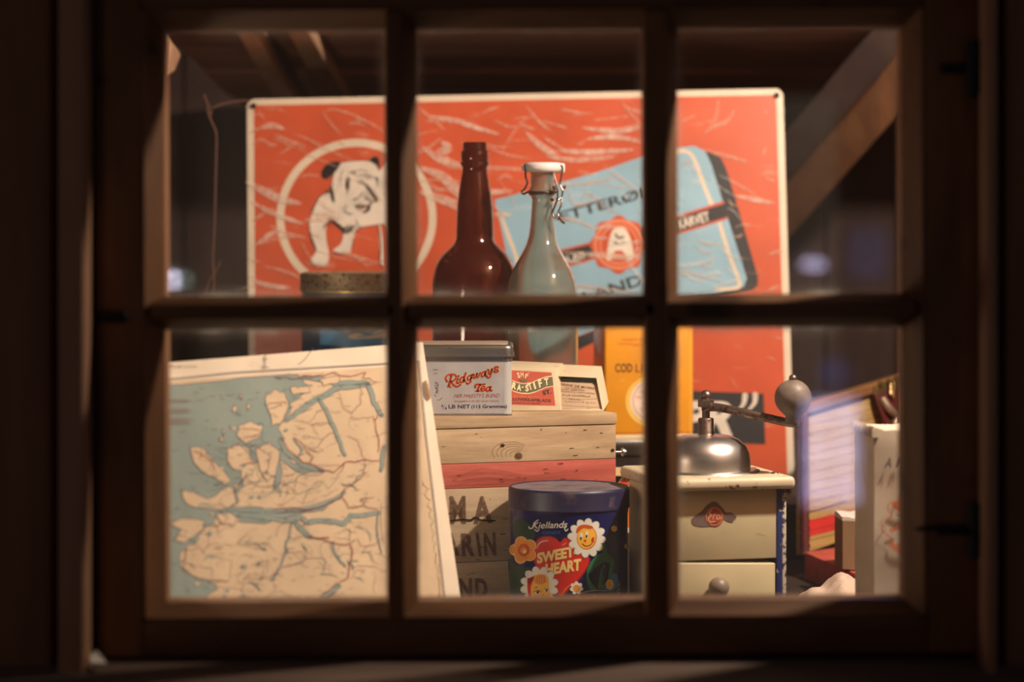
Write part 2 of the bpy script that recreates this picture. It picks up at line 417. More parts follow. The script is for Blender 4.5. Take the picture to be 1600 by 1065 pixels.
# sash members
part('sash_stile', B(X(150, FR), fx(221), FR, 2.43, OZ0, OZ1, .002, 2), M['frame'], win, 40)
part('sash_stile', B(fx(1447), X(1530, FR), FR, 2.43, OZ0, OZ1, .002, 2), M['frame'], win, 40)
part('sash_rail', B(fx(221), fx(1447), FR, 2.43, OZ0, fz(967), .002, 2), M['frame_h'], win, 40)
part('sash_rail', B(fx(221), fx(1447), FR, 2.43, fz(11), OZ1, .002, 2), M['frame_h'], win, 40)
def wedge(pts, a, b, axis):
    bm = bmesh.new(); r = []
    for t in (a, b): r.append([bm.verts.new((p[0], p[1], t) if axis == 'z' else (t, p[1], p[0])) for p in pts])
    n = len(pts)
    for i in range(n): bm.faces.new((r[0][i], r[0][(i+1) % n], r[1][(i+1) % n], r[1][i]))
    bm.faces.new(r[0]); bm.faces.new(r[1][::-1]); return bm
part('moulding', wedge([(fx(221),FR+.001),(fx(226),FR+.001),(gx(252),GL-.004),(gx(258),GL+.002),(gx(258),2.43),(fx(221),2.43)], fz(967), fz(11), 'z'), M['frame'], win, 50)
part('moulding', wedge([(fx(1447),FR+.001),(fx(1442),FR+.001),(gx(1416),GL-.004),(gx(1410),GL+.002),(gx(1410),2.43),(fx(1447),2.43)], fz(967), fz(11), 'z'), M['frame'], win, 50)
part('moulding', wedge([(fz(967),FR+.001),(fz(963),FR+.001),(gz(943),GL-.004),(gz(938),GL+.002),(gz(938),2.43),(fz(967),2.43)], fx(221), fx(1447), 'x'), M['frame_h'], win, 50)
part('moulding', wedge([(fz(11),FR+.001),(fz(14),FR+.001),(gz(40),GL-.004),(gz(46),GL+.002),(gz(46),2.43),(fz(11),2.43)], fx(221), fx(1447), 'x'), M['frame_h'], win, 50)
for (a, b_) in ((254, 606), (649, 1008), (1056, 1414)):
    for (c, d) in ((42, 464), (510, 942)):
        bm = bmesh.new(); x0, x1, z1, z0 = gx(a), gx(b_), gz(c), gz(d)
        v = [bm.verts.new(p) for p in ((x0,2.4,z0),(x1,2.4,z0),(x1,2.4,z1),(x0,2.4,z1))]
        f = bm.faces.new(v); uv = bm.loops.layers.uv.new('UVMap')
        for l, c2 in zip(f.loops, ((0,0),(1,0),(1,1),(0,1))): l[uv].uv = c2
        r = bmesh.ops.extrude_face_region(bm, geom=[f]); ev = [e for e in r['geom'] if isinstance(e, bmesh.types.BMVert)]
        bmesh.ops.translate(bm, verts=ev, vec=(0, .002, 0))
        part('glass_pane', bm, M['glass'], win)
# iron hardware
def strap(py, x0, x1, cx):
    bm = bmesh.new(); B(X(x0, FR), X(x1, FR), FR-.004, FR, Z(py+9, FR), Z(py-7, FR), .002, 2, bm)
    part('hinge', bm, M['iron'], win, 40)
    bm = bmesh.new(); zz = Z(py, FR); tube(bm, [(X(cx, FR), FR-.006, zz-.022), (X(cx, FR), FR-.006, zz+.022)], .007, 12); part('hinge_pin', bm, M['iron'], win, 40)
strap(828, 1462, 1532, 1522); strap(108, 1470, 1532, 1522)
bm = bmesh.new(); tube(bm, [P(1430,829,FR-.004), P(1450,827,FR-.005), P(1475,824,FR-.004)], .0018, 8); part('hook', bm, M['iron'], win, 40)
bm = bmesh.new(); B(X(150,FR), X(200,FR), FR-.006, FR, Z(500,FR), Z(482,FR), .003, 2, bm); part('latch', bm, M['iron'], win, 40)
win.rotation_euler = (0, math.radians(-.25), 0)

# ---- ceiling and beams (the low roof slopes down towards the back)
def cz(y): return .212 - .132*(y-3.6)
ceil = struct('ceiling', B(-.66, 1.16, 2.40, 4.40, .80, .84), M['dark'])
def slab(x0, x1, y0, y1, up, th, mat, par, x0b=None, x1b=None, name='plank'):
    x0b = x0 if x0b is None else x0b; x1b = x1 if x1b is None else x1b
    bm = hexa(bmesh.new(), [(x0,y0,cz(y0)+up+th),(x1,y0,cz(y0)+up+th),(x1,y0,cz(y0)+up),(x0,y0,cz(y0)+up),(x0b,y1,cz(y1)+up+th),(x1b,y1,cz(y1)+up+th),(x1b,y1,cz(y1)+up),(x0b,y1,cz(y1)+up)], .002, 1)
    return part(name, bm, mat, par)
y = 3.58; k = 0
while y < 4.25:
    y2 = min(y + .155 + .02*(k % 3), 4.30)
    sh = .08*(y-3.6)                                   # the ceiling's left edge runs slightly inwards
    slab(-.445+sh, 1.08, y+.0015, y2-.0015, .004*(k % 2), .022, M['plank'], ceil, -.445+.08*(y2-3.6), 1.08); y = y2; k += 1
slab(X(372,3.5), X(398,3.5), 3.38, 4.28, -.030, .030, M['rafter'], ceil, X(465,4.2)-.01, X(497,4.2)-.01, 'rafter')
slab(X(445,3.5), X(478,3.5), 3.38, 4.28, -.022, .022, M['rafter'], ceil, X(525,4.2), X(565,4.2), 'rafter')
# beam along the left wall whose end shows at the pane's corner
bm = bmesh.new(); hexa(bm, [P(246,48,3.3), P(268,66,3.3), P(262,118,3.3), P(240,120,3.3), P(256,48,3.5), P(283,85,3.5), P(272,112,3.5), P(250,120,3.5)], .002, 1)
tag(part('roof_prop', bm, M['rafter'], loc=P(255,110,3.35)), 'pale short roof prop at the top left corner of the upper left pane', 'beam', kind='structure')
def beam(p, q, hw, hd, mat, name, par):
    p, q = Vector(p), Vector(q); t = (q-p).normalized(); n = Vector((0,1,0)); s = t.cross(n).normalized(); n = s.cross(t)
    c = [q-s*hw-n*hd, q+s*hw-n*hd, p+s*hw-n*hd, p-s*hw-n*hd, q-s*hw+n*hd, q+s*hw+n*hd, p+s*hw+n*hd, p-s*hw+n*hd]
    return part(name, hexa(bmesh.new(), c, .003, 2), mat, par, 40)
wr = bpy.data.objects['wall_right']
beam(P(1160,320,3.85), P(1420,20,3.55), .022, .02, M['dark'], 'brace_and_lit_strip', wr)
beam(P(1165,395,3.98), P(1462,55,3.65), .030, .015, M['logwall'], 'brace_and_lit_strip', wr)  # lighter plank added in place of the lit wall beside the dark brace
# counter
tb = thing('display_counter', 'dark wooden counter inside the window that carries all the goods', 'counter', (.2, 3.1, -1.2))
for i in range(9):
    y0 = 2.46 + i*.15
    part('plank', B(-.58, 1.06, y0+.001, y0+.149, CT-.03, CT, .002, 1), M['darkh'], tb)
for x_ in (-.54, 1.0):
    for y_ in (2.52, 3.74): part('leg', B(x_-.03, x_+.03, y_-.03, y_+.03, -1.2, CT-.03, .003, 1), M['darkh'], tb)

# ---- outdoors behind the camera: what the panes reflect
wo = struct('wall_opposite', B(-5, 5, -8.3, -8.2, -1.5, 4), plain('night_wall', (30,28,30), .9))
RP = 4.8 + 8.2
def refl(px, py): return ((px-CX)/F*RP, -8.18, (HOR-py)/F*RP)
def rwin(name, px, py, wpx, hpx, c, s, grid=True):
    x, y, z = refl(px, py); hw, hh = wpx/F*RP/2, hpx/F*RP/2
    o = bpy.data.objects.new(name, None); COL.objects.link(o); o.location = (x, y, z); tag(o, kind='structure')
    part('window_frame', B(x-hw-.04, x+hw+.04, y-.02, y+.0, z-hh-.04, z+hh+.04), M['iron'], o)
    m = emit(name+'_lit', c, s)
    cols, rows = (2, 3) if grid else (1, 1)
    for i in range(cols):
        for j in range(rows):
            part('pane', B(x-hw+2*hw*i/cols+.006, x-hw+2*hw*(i+1)/cols-.006, y+.002, y+.01, z-hh+2*hh*j/rows+.006, z-hh+2*hh*(j+1)/rows-.006), m, o)
rwin('window_2', 1298, 705, 86, 165, (195,200,255), 8.5)
rwin('window_5', 1350, 960, 90, 40, (150,150,225), 2.0, False)
def rlamp(px, py, wpx, hpx, c, s, label):
    x, y, z = refl(px, py); hw, hh = wpx/F*RP/2, hpx/F*RP/2
    t = thing('wall_lamp', label, 'lamp', (x, y, z-hh))
    part('bracket', B(x-.02, x+.02, y-.02, y, z-hh-.06, z+hh+.04, .004), M['iron'], t)
    bm = bmesh.new()
    lathe(bm, [(0, z-hh), (hw*.8, z-hh*.9), (hw, z-hh*.3), (hw, z+hh*.3), (hw*.8, z+hh*.9), (0, z+hh)], x, y+hw, 20)
    part('lamp_globe', bm, emit('lit_globe', c, s), t, 60)
rlamp(272, 437, 16, 12, (238,225,255), 60, 'bright round lamp mirrored in the lower left of the upper left pane')
rlamp(285, 437, 22, 10, (190,225,215), 9, 'weak greenish lamp mirrored just right of the bright round one')
rlamp(1352, 396, 64, 84, (80,110,195), .8, 'dim blue lamp mirrored low at the right side of the upper right pane')
rlamp(1300, 580, 46, 40, (60,105,215), 1.0, 'dim blue lamp mirrored below the crossing bar in the lower right pane')
rlamp(1268, 412, 34, 8, (215,205,245), 22, 'long pale lamp mirrored in the upper right pane beside the enamel sign')
#GOODS
# ================================================================ enamel sign
orange = worn('orange_enamel', (204,88,54), (220,136,108), .32, 0, 26, .62, .74, coat=.3, rough2=.5, stretch=(.55, 1, 2.2))
blue = worn('light_blue_enamel', (148,188,208), (196,206,206), .32, 0, 26, .58, .72, coat=.3, rough2=.5, stretch=(.55, 1, 2.2))
cream = worn('cream_enamel', (226,208,184), (150,110,80), .35, 0, 50, .68, .75)
wearm = fade('scratch_wear', (232,190,166), .72, .6, 160, .2, .75)
wearb = fade('scratch_wear_pale', (238,214,196), .85, .6, 120, .2, .75)
c, s_ = Vector((.00781, 3.55, -.12138)), 1
def Rm(y, l, r):
    return Matrix.Rotation(y, 3, 'Z') @ Matrix.Rotation(l, 3, 'X') @ Matrix.Rotation(r, 3, 'Y')
R_ = Rm(-.01539, -.12371, -.01990); su, sv, sn = R_ @ Vector((1,0,0)), R_ @ Vector((0,0,1)), R_ @ Vector((0,-1,0))
sign = thing('enamel_sign', 'large orange enamel sign with a white bulldog in a ring and a blue tin', 'sign', c - sv*.2535)
SW, SH = .66676, .50696
def sp(a, b, o=0): return c + su*a*SW/2 + sv*b*SH/2 + sn*o
bm = bmesh.new(); rr = .010
out = []
for (ax, az, a0) in ((SW/2-rr, SH/2-rr, 0), (-SW/2+rr, SH/2-rr, 90), (-SW/2+rr, -SH/2+rr, 180), (SW/2-rr, -SH/2+rr, 270)):
    for k in range(6):
        t = math.radians(a0+k*18); out.append((ax+rr*math.cos(t), az+rr*math.sin(t)))
fr = [bm.verts.new(c+su*a+sv*b_) for a, b_ in out]; bk = [bm.verts.new(c+su*a+sv*b_-sn*.003) for a, b_ in out]
bm.faces.new(fr); bm.faces.new(bk[::-1])
for i in range(len(fr)): j = (i+1) % len(fr); bm.faces.new((fr[i], bk[i], bk[j], fr[j]))
part('sign_plate', bm, cream, sign)
SP = Plane(c, c+su, c+sv)
def uvpx(a, b):                                        # sign coordinates -> column/row, for laying the red field
    p = sp(a, b); return (CX+F*p.x/p.y, HOR-F*p.z/p.y)
A = Art(SP)
ma, mb = 1-.0225*1.15, 1-.030*1.05
A.poly([uvpx(-ma, mb), uvpx(ma, mb), uvpx(ma, -mb), uvpx(-ma, -mb)], orange, 0)
A.build('printed_field', sign, 'orange enamel field')
# ring and bulldog
A = Art(SP)
A.ring(557, 340, 119, 117, 12, cream, 1, n=64)
A.build('ring', sign, 'cream painted ring')
A = Art(SP, 470, 230, 5.329)
dogw = plain('dog_white', (226,212,196), .45); dogk = fade('dog_line', (40,36,36), .93); dogg = fade('dog_shade', (70,64,62), .55, .6, 500, .3, .6)
body = [(320,130),(450,112),(570,110),(625,125),(655,190),(700,150),(740,110),(790,130),(800,220),(790,330),(820,420),(850,560),(840,760),(850,900),(870,960),(800,985),(760,960),(770,880),(745,760),(720,650),
        (600,655),(500,672),(462,700),(440,740),(415,860),(380,888),(280,885),(270,858),(330,810),(350,730),(340,680),(290,625),(235,600),(205,670),(208,780),(228,880),(225,950),(190,992),(110,985),(80,940),(115,890),(125,850),(90,760),(68,650),(90,560),(140,430),(200,380),(250,330),(262,260),(285,175)]
A.poly(body, dogk, 1, True, 3)
import itertools
cxm, cym = 450, 480
A.poly([(x+(6 if x < cxm else -6)*.9, y+(5 if y < cym else -6)) for x, y in body], dogw, 2, True, 3)
A.poly([(648,650),(660,640),(690,760),(700,985),(668,975),(660,860)], dogw, 2)
A.stroke([(646,650),(668,800),(660,960),(690,992)], 9, dogk, 3)
A.poly([(235,128),(330,125),(300,190),(255,238),(212,266),(174,246),(178,190)], dogk, 3, True)
A.poly([(215,215),(245,205),(238,245),(212,258)], dogg, 4, True)
A.poly([(568,108),(615,76),(652,96),(655,170),(628,150)], dogk, 3, True)
for pts, wd in (([(255,330),(262,400),(275,455)], 30), ([(200,385),(235,370),(262,400)], 16), ([(402,255),(385,310),(395,345)], 30), ([(395,345),(385,385)], 16),
                ([(545,325),(590,380),(625,435)], 24), ([(600,395),(632,432),(618,455)], 28), ([(450,480),(500,492),(560,488),(600,450)], 20), ([(575,470),(560,520),(520,545)], 26), ([(360,530),(400,556),(435,548)], 10),
                ([(235,600),(290,635),(350,680),(440,672)], 22), ([(345,690),(370,710),(430,690)], 22), ([(465,600),(470,640),(500,665)], 9), ([(190,680),(200,650),(240,620)], 12),
                ([(90,945),(110,985),(190,992)], 12), ([(120,960),(130,985)], 8), ([(160,960),(165,988)], 8), ([(280,870),(320,885),(380,888)], 12), ([(140,870),(165,878)], 7),
                ([(430,760),(435,800),(415,850)], 8), ([(68,650),(88,760),(124,850)], 9), ([(150,425),(110,500),(85,570)], 10), ([(640,250),(640,300)], 16)):
    A.stroke(pts, wd, dogk, 4, taper=.5)
for pts, wd in (([(410,215),(430,205),(445,225)], 18), ([(480,235),(540,230),(600,245)], 18), ([(480,290),(520,300),(560,330),(590,370)], 36), ([(440,440),(480,420),(520,380)], 22), ([(540,420),(580,440)], 40), ([(460,500),(490,520)], 26), ([(350,180),(330,260),(335,330)], 12), ([(350,690),(400,660),(450,660)], 30), ([(440,200),(500,190),(560,205)], 9), ([(300,640),(350,670)], 30), ([(350,500),(370,530)], 14), ([(380,250),(375,330)], 14), ([(620,250),(635,270)], 22)):
    A.stroke(pts, wd, dogg, 3, taper=.3)
rs_ = random.Random(4)
for (x0, y0, sx_, sy_, n_) in ((395,300,20,50,26),(540,250,70,14,22),(560,380,50,45,40),(480,470,60,25,24),(600,440,30,35,22),(270,640,60,30,16),(400,690,50,18,18),(350,520,60,40,12),(440,215,30,14,10),(300,300,25,60,10),(640,280,14,50,12),(230,370,40,20,12)):
    for k in range(n_):
        x, y = x0+rs_.gauss(0, sx_*.6), y0+rs_.gauss(0, sy_*.6); A.stroke([(x, y), (x+rs_.uniform(-12, 12), y+rs_.uniform(4, 14))], rs_.uniform(2.5, 5), dogk, 4, False, caps=False)
A.stroke([(500,512),(520,505)], 20, plain('tongue', (205,140,120)), 5)
A.build('bulldog_picture', sign, 'white bulldog drawn with black lines')
# blue tin picture
A = Art(SP)
tin = [(773,312),(840,295),(930,270),(1000,246),(1055,231),(1085,228),(1102,236),(1112,258),(1140,350),(1167,435),(1162,448),(1120,459),(1060,466),(1000,484),(905,524),(835,552),(822,545),(800,440),(785,365)]
A.poly([(1085,232),(1104,236),(1126,246),(1134,262),(1152,320),(1184,432),(1184,446),(1176,453),(1120,466),(1060,482),(1000,500),(905,546),(838,566),(830,552),(1060,468)], M['black'], 1)
A.poly(tin, blue, 2)
A.stroke([(783,337),(795,370),(807,403),(826,480),(838,520)], 6, cream, 3)
A.stroke([(776,334),(797,335)], 4, cream, 3)
A.stroke([(1035,242),(1060,236),(1075,238),(1086,252),(1100,290),(1113,322)], 6, cream, 3); A.stroke([(1124,348),(1140,400),(1155,440),(1150,450),(1120,452)], 6, cream, 3)
A.poly([(872,391),(940,374),(1060,336),(1131,314),(1137,342),(1060,366),(940,402),(876,420)], orange, 4)
A.poly([(872,394),(940,378),(1060,340),(1132,318),(1136,339),(1060,362),(940,398),(876,416)], M['black'], 5)
A.text('PETTERØI', (858,352), (1008,308), 15, M['black'], 4, .02)
A.text('LAND', (914,474), (1006,444), 17, M['black'], 4, .02)
A.text('S', (893,484), (908,478), 17, M['black'], 4, .02)
A.text('BLAD', (880,412), (916,402), 10, M['white'], 6, .02)
A.text('KARVET', (1061,358), (1110,344), 14, M['white'], 6, .03)
seal = [(967+43*(1+.07*math.cos(8*t))*math.cos(t), 382+43*(1+.07*math.cos(8*t))*math.sin(t)) for t in [2*PI*i/64 for i in range(64)]]
pinko = plain('seal_pink_orange', (232,140,104), .4)
A.poly(seal, orange, 6); A.ring(967, 382, 37, 37, 5, pinko, 7); A.ring(967, 382, 29, 30, 3, pinko, 7)
A.poly([(955,364),(962,356),(975,356),(984,370),(990,395),(986,408),(978,400),(972,392),(960,393),(956,404),(948,406),(950,385)], M['white'], 8, True)
A.stroke([(962,366),(966,372),(974,370)], 3, dogk, 9); A.stroke([(960,378),(968,382),(974,378)], 2.5, dogk, 9)
A.build('blue_tin_picture', sign, 'light blue tobacco tin with a red seal and a black band, drawn')
A = Art(SP)
A.poly([(985,606),(1193,615),(1196,694),(985,688)], M['black'], 1)
A.text('PR', (1060,676), (1146,678), 48, M['white'], 2, .05, .25)
A.stroke([(1164,618),(1162,630),(1153,642)], (9, 3), M['white'], 2); A.stroke([(1180,617),(1179,629),(1169,641)], (9, 3), M['white'], 2)
A.build('black_panel', sign, 'black panel with white capitals')
# scratches in the enamel
A = Art(SP)
random.seed(11); fade_b = fade('scratch_on_blue', (226,226,220), .75, .6, 160, .2, .7)
for pts, wd in (([(386,285),(415,300),(440,312),(470,318)], 14), ([(392,315),(420,330),(450,342),(475,350)], 8), ([(395,345),(415,332),(430,325)], 6), ([(400,382),(425,365),(440,358)], 8), ([(420,352),(450,365),(480,372)], 6),
                ([(396,440),(430,448),(455,450)], 8), ([(408,200),(425,196),(445,202)], 9), ([(455,185),(500,190)], 0.1),
                ([(672,182),(710,188),(745,200),(780,210)], 8), ([(655,262),(690,275),(715,300),(735,318)], 16), ([(660,230),(690,250),(720,258)], 12), ([(690,262),(740,262),(800,264),(860,268)], 6), ([(655,300),(700,315),(740,335)], 14),
                ([(700,290),(760,300),(800,298)], 9), ([(680,240),(700,232),(690,222)], 14), ([(880,172),(915,178)], 10), ([(850,190),(885,200)], 9), ([(820,205),(850,232),(870,240)], 10), ([(870,235),(920,238),(990,234)], 9),
                ([(910,200),(960,205),(1000,200)], 9), ([(915,218),(960,214),(1003,222)], 8), ([(930,188),(980,182)], 8), ([(855,245),(900,250),(960,245)], 8), ([(1122,152),(1120,175),(1115,190),(1102,190)], 5), ([(1098,210),(1115,198),(1135,190),(1148,172)], 6),
                ([(1100,235),(1140,245),(1170,254)], 6), ([(1150,306),(1180,312),(1210,318)], 8), ([(1165,300),(1172,293)], 6), ([(1196,232),(1192,242)], 9), ([(1165,353),(1190,354)], 6), ([(1150,400),(1170,405)], 5), ([(1160,425),(1200,430)], 3), ([(1090,375),(1110,382),(1120,378)], 5),
                ([(1060,420),(1085,428),(1130,440)], 5), ([(1092,410),(1106,418),(1112,402)], 4), ([(880,290),(930,285),(960,278)], 7), ([(890,300),(900,320),(940,310)], 5), ([(860,340),(900,345),(930,358)], 6), ([(880,395),(930,398),(980,402),(1010,396)], 9), ([(870,440),(930,450),(1000,458)], 5), ([(815,300),(850,312),(880,318)], 8),
                ([(530,395),(560,402),(585,410)], 6), ([(555,368),(580,374)], 7), ([(540,350),(575,362)], 5), ([(586,235),(575,255)], 5), ([(560,235),(575,240)], 6), ([(455,545),(420,538),(395,548)], 5), ([(420,530),(460,525)], 4)):
    A.stroke(pts, wd, wearb if wd > 7 else wearm, 10, taper=.8)
for i in range(150):
    t = random.random()
    if t < .45: x, y = random.uniform(660, 1000), random.uniform(160, 330)
    elif t < .7: x, y = random.uniform(393, 600), random.uniform(170, 455)
    elif t < .85: x, y = random.uniform(880, 1170), random.uniform(250, 450)
    else: x, y = random.uniform(1060, 1215), random.uniform(160, 600)
    l = random.uniform(4, 38) if t < .85 else random.uniform(2, 16); a = random.gauss(.15, .35); b_ = random.uniform(-6, 6)
    dx, dy = l*math.cos(a), l*math.sin(a)
    A.stroke([(x-dx, y-dy), (x, y+b_), (x+dx, y+dy)], random.uniform(1.2, 5.5), wearm if (t < .7 or t >= .85) else fade_b, 11, taper=.9)
A.build('scratches', sign, 'pale scratches worn in the enamel')
for a, b_ in ((-.975, .965), (.975, .965), (.975, -.96), (-.975, -.96)):
    p = sp(a, b_, .001); part('rivet', tube(bmesh.new(), [p, p+sn*.002], .0035, 12), M['iron'], sign)
tag(part('support_batten', B(-.35, .36, 3.50, 3.56, CT, -.3775, .002, 1), M['darkh'], loc=(0, 3.53, CT)), 'dark wooden batten under the foot of the enamel sign', 'batten')
# wire on the left
rust = worn('rusty_wire', (96,62,48), (60,40,34), .8, .2, 200)
D = 3.50
wr_ = thing('binding_wire', 'thin rusty wire hanging from the upper left corner of the orange sign', 'wire', P(325,458,D))
rp = P(389,158,3.575)
def wp(l, d=D): return [P(x, y, d) for x, y in l]
bm = bmesh.new(); tube(bm, cr([tuple(v) for v in wp([(323,165),(326,180),(333,196),(338,212),(337,260),(336,310),(334,370),(332,405),(334,440),(332,470)])]), .0016, 8); part('hanging_wire', bm, rust, wr_, 60)
bm = bmesh.new(); tube(bm, cr([tuple(v) for v in wp([(318,148),(324,162),(329,174),(328,182)])]), .0016, 8); part('wire_end', bm, rust, wr_, 60)
bm = bmesh.new(); tube(bm, cr([tuple(v) for v in (P(327,172,D), P(340,165,D), P(362,159,3.53), P(380,157,3.56), rp)]), .0014, 8); part('wire_tie', bm, rust, wr_, 60)
bm = bmesh.new(); tube(bm, cr([tuple(v) for v in wp([(344,408),(336,425),(326,440),(318,470)])]), .0014, 8); part('wire_end', bm, rust, wr_, 60)

# ================================================================ rear platform
plat = thing('rear_crate', 'dark wooden crate behind the others, carrying the brown can and the yellow tin', 'crate', (X(770,3.4), 3.42, CT))
PX0, PX1 = X(452, 3.35), X(1092, 3.35)
part('lid', B(PX0, PX1, 3.345, 3.492, -.2985, -.2867, .001, 1), M['darkh'], plat)
for i in range(2): part('board', B(PX0+.003, PX1-.003, 3.348, 3.358, CT+.069*i+.001, CT+.069*(i+1), .001, 1), M['darkh'], plat)
part('board', B(PX0+.003, PX1-.003, 3.47, 3.48, CT, -.2985), M['darkh'], plat)
for x_ in (PX0+.004, PX1-.014): part('side', B(x_, x_+.01, 3.358, 3.47, CT, -.2985), M['darkh'], plat)

# ================================================================ brown can
can = thing('tobacco_can', 'round can with a speckled brown lid and blue body behind the map', 'can', (X(556,3.42), 3.42, -.2867))
cx_, cy_, cr_ = X(556,3.42), 3.42, 86/F*3.42
zt_ = (310-428)/F*3.37
lidm = worn('speckled_lid', (150,128,96), (50,38,30), .45, .1, 230, .54, .60)
zl = (310-456)/F*3.36
part('lid', lathe(bmesh.new(), [(0, zt_-.0015), (cr_-.004, zt_-.001), (cr_-.002, zt_+.0008), (cr_+.0004, zt_-.0005), (cr_+.0008, zt_-.003), (cr_+.0008, zl+.001), (cr_, zl)], cx_, cy_, 64), lidm, can, 40)
part('rim_band', lathe(bmesh.new(), [(cr_-.001, zl+.001), (cr_+.0012, zl+.0005), (cr_+.0012, zl-.0012), (cr_-.001, zl-.0016)], cx_, cy_, 64), plain('yellow_band', (190,160,50), .35, .5), can, 40, )
part('body', lathe(bmesh.new(), [(cr_-.0012, zl), (cr_-.0012, -.284), (cr_, -.2835), (cr_, -.2867), (0, -.2867)], cx_, cy_, 64), worn('blue_can_paint', (34,66,104), (40,34,34), .35, 0, 70, .54, .68), can, 40)
A = Art(Cyl(cx_, cy_, cr_), maxlen=10)
pal = plain('wave_cream', (200,190,165)); wv = plain('wave_blue', (70,140,190))
A.poly([(500,505),(545,524),(600,520),(640,512),(640,536),(560,542),(500,538)], wv, 1)
A.poly([(545,524),(560,520),(575,524),(592,514),(612,516),(620,524),(590,528),(550,529)], pal, 2, True)
A.stroke([(560,526),(580,523),(600,517)], 2, wv, 3)
A.build('wave_picture', can, 'blue and cream waves printed on the can')

# ================================================================ cod liver oil tin
yel = worn('yellow_tin_paint', (240,160,32), (150,96,40), .38, .0, 120, .72, .76, coat=.2)
ot = thing('oil_tin', 'tall yellow tin reading COD LIVER with a round seal', 'tin', (X(1010,3.38), 3.39, -.2867))
fl = Vector((X(944,3.355), 3.355, 0)); th = math.radians(10); eu = Vector((math.cos(th), math.sin(th), 0)); ev = Vector((-math.sin(th), math.cos(th), 0))
W_ = .1072; Dp = .064
zt2, zb2 = Z(497, 3.36), -.2867
def obx(z0, z1, g=0, bev=0, fl=fl, W=W_, D=Dp):
    a = fl - eu*g - ev*g; b_ = fl + eu*(W+g) - ev*g; c_ = fl + eu*(W+g) + ev*(D+g); d = fl - eu*g + ev*(D+g)
    zz = lambda p, z: Vector((p.x, p.y, z))
    return hexa(bmesh.new(), [zz(a,z1), zz(b_,z1), zz(b_,z0), zz(a,z0), zz(d,z1), zz(c_,z1), zz(c_,z0), zz(d,z0)], bev, 3)
part('body', obx(zb2+.011, zt2, 0, .004), yel, ot, 40)
part('base_band', obx(zb2+.0045, zb2+.011, .0004, .001), plain('cream_band', (238,214,170)), ot, 40)
part('foot_rim', obx(zb2, zb2+.0045, .0008, .001), plain('tin_rim', (200,200,200), .3, .8), ot, 40)
part('top_rim', obx(zt2-.002, zt2+.002, .0008, .001), plain('gilt_rim', (200,160,80), .3, .8), ot, 40)
bm = bmesh.new(); q = fl+eu*.053+ev*.032; lathe(bm, [(0,zt2+.014),(.014,zt2+.014),(.015,zt2+.012),(.015,zt2+.002),(0,zt2+.002)], q.x, q.y, 24); part('cap', bm, yel, ot, 40)
SPt = Plane(fl, fl+eu, fl+Vector((0,0,1)))
A = Art(SPt); br = plain('brown_print', (70,40,18)); orp = plain('orange_print', (214,96,30)); lt = plain('pale_yellow', (250,200,90)); wh = plain('seal_white', (238,216,196)); rp_ = plain('red_print', (205,110,90))
A.text('COD', (961,581), (988,581), 13, br, 1, .016); A.text('LIVER', (993,581), (1040,582), 13, plain('tan_print', (110,62,20)), 1, 0)
A.ell(1015, 627, 38, 39, lt, 1, n=40); A.ell(1016, 626, 32, 33, wh, 2, n=40); A.ring(1016, 626, 27, 28, 1, rp_, 3)
for k, (t_, l_) in enumerate((('NORWEGIAN', 30), ('MEDICINAL OIL', 44), ('PURE', 20), ('QUALITY', 32))): A.text(t_, (1016-l_/2, 614+k*9), (1016+l_/2, 614+k*9), 4.5, rp_, 3)
A.text('FINEST MEDICINAL', (972,532), (1040,532), 3.4, orp, 1); A.text('FROM NORWAY', (990,540), (1035,540), 3.4, orp, 1); A.text('WITH VITAMINS', (965,538), (988,538), 2.6, orp, 1)
A.stroke([(1079,520),(1079,682)], 1.2, lt, 1, False)
A.build('printed_label', ot, 'brown and red print on the yellow tin')

# ================================================================ wooden margarine crate
th = math.radians(20); e = Vector((math.cos(th), math.sin(th), 0)); f_ = Vector((-math.sin(th), math.cos(th), 0))
R0 = Vector((X(962.5,3.05), 3.05, 0)); L = .285; Dc = .30; ZT = -.2270
crate = thing('wooden_crate', 'pale wooden crate with a red band and stencilled brown letters under the tea tin', 'crate', (R0.x-.13, 3.1, CT))
cw1 = wood('crate_pine', (150,122,92), (204,176,140), (4, 4, 34), .7, .35, spots=0, rot=(0,0,0))
cw2 = wood('crate_pine_weathered', (142,120,94), (190,166,136), (4, 4, 40), .75, .45)
cwr = wood('crate_red_paint', (150,66,56), (200,106,90), (4, 4, 26), .6, .35)
def cb(u0, u1, w0, w1, z0, z1, bev=.0008):
    zz = lambda u, w_, z: Vector(((R0 - e*(L-u) + f_*w_).x, (R0 - e*(L-u) + f_*w_).y, z))
    return hexa(bmesh.new(), [zz(u0,w0,z1), zz(u1,w0,z1), zz(u1,w0,z0), zz(u0,w0,z0), zz(u0,w1,z1), zz(u1,w1,z1), zz(u1,w1,z0), zz(u0,w1,z0)], bev, 2)
def zc(py, d=3.045): return (HOR-py)/F*d
part('lid', cb(0, L+.0008, -.0012, Dc/2, ZT-.0115, ZT, .0012), cw1, crate, 40)
part('lid', cb(0, L+.0008, Dc/2+.0008, Dc, ZT-.0115, ZT, .0012), cw1, crate, 40)
part('front_board', cb(0, L, 0, .010, zc(716.5)+.0002, ZT-.0122, .0006), cw1, crate, 40)
part('front_board', cb(0, L, .0003, .010, zc(755.0)+.0002, zc(716.5)-.0002, .0006), cwr, crate, 40)['label'] = 'red painted board'
part('front_board', cb(0, L, 0, .010, zc(868), zc(755.0)-.0002, .0006), cw2, crate, 40)
part('front_board', cb(0, L, 0, .010, CT, zc(868)-.0006, .0006), cw2, crate, 40)
part('side_board', cb(L-.012, L, .0102, Dc-.01, CT, ZT-.012, .0006), cw1, crate, 40)
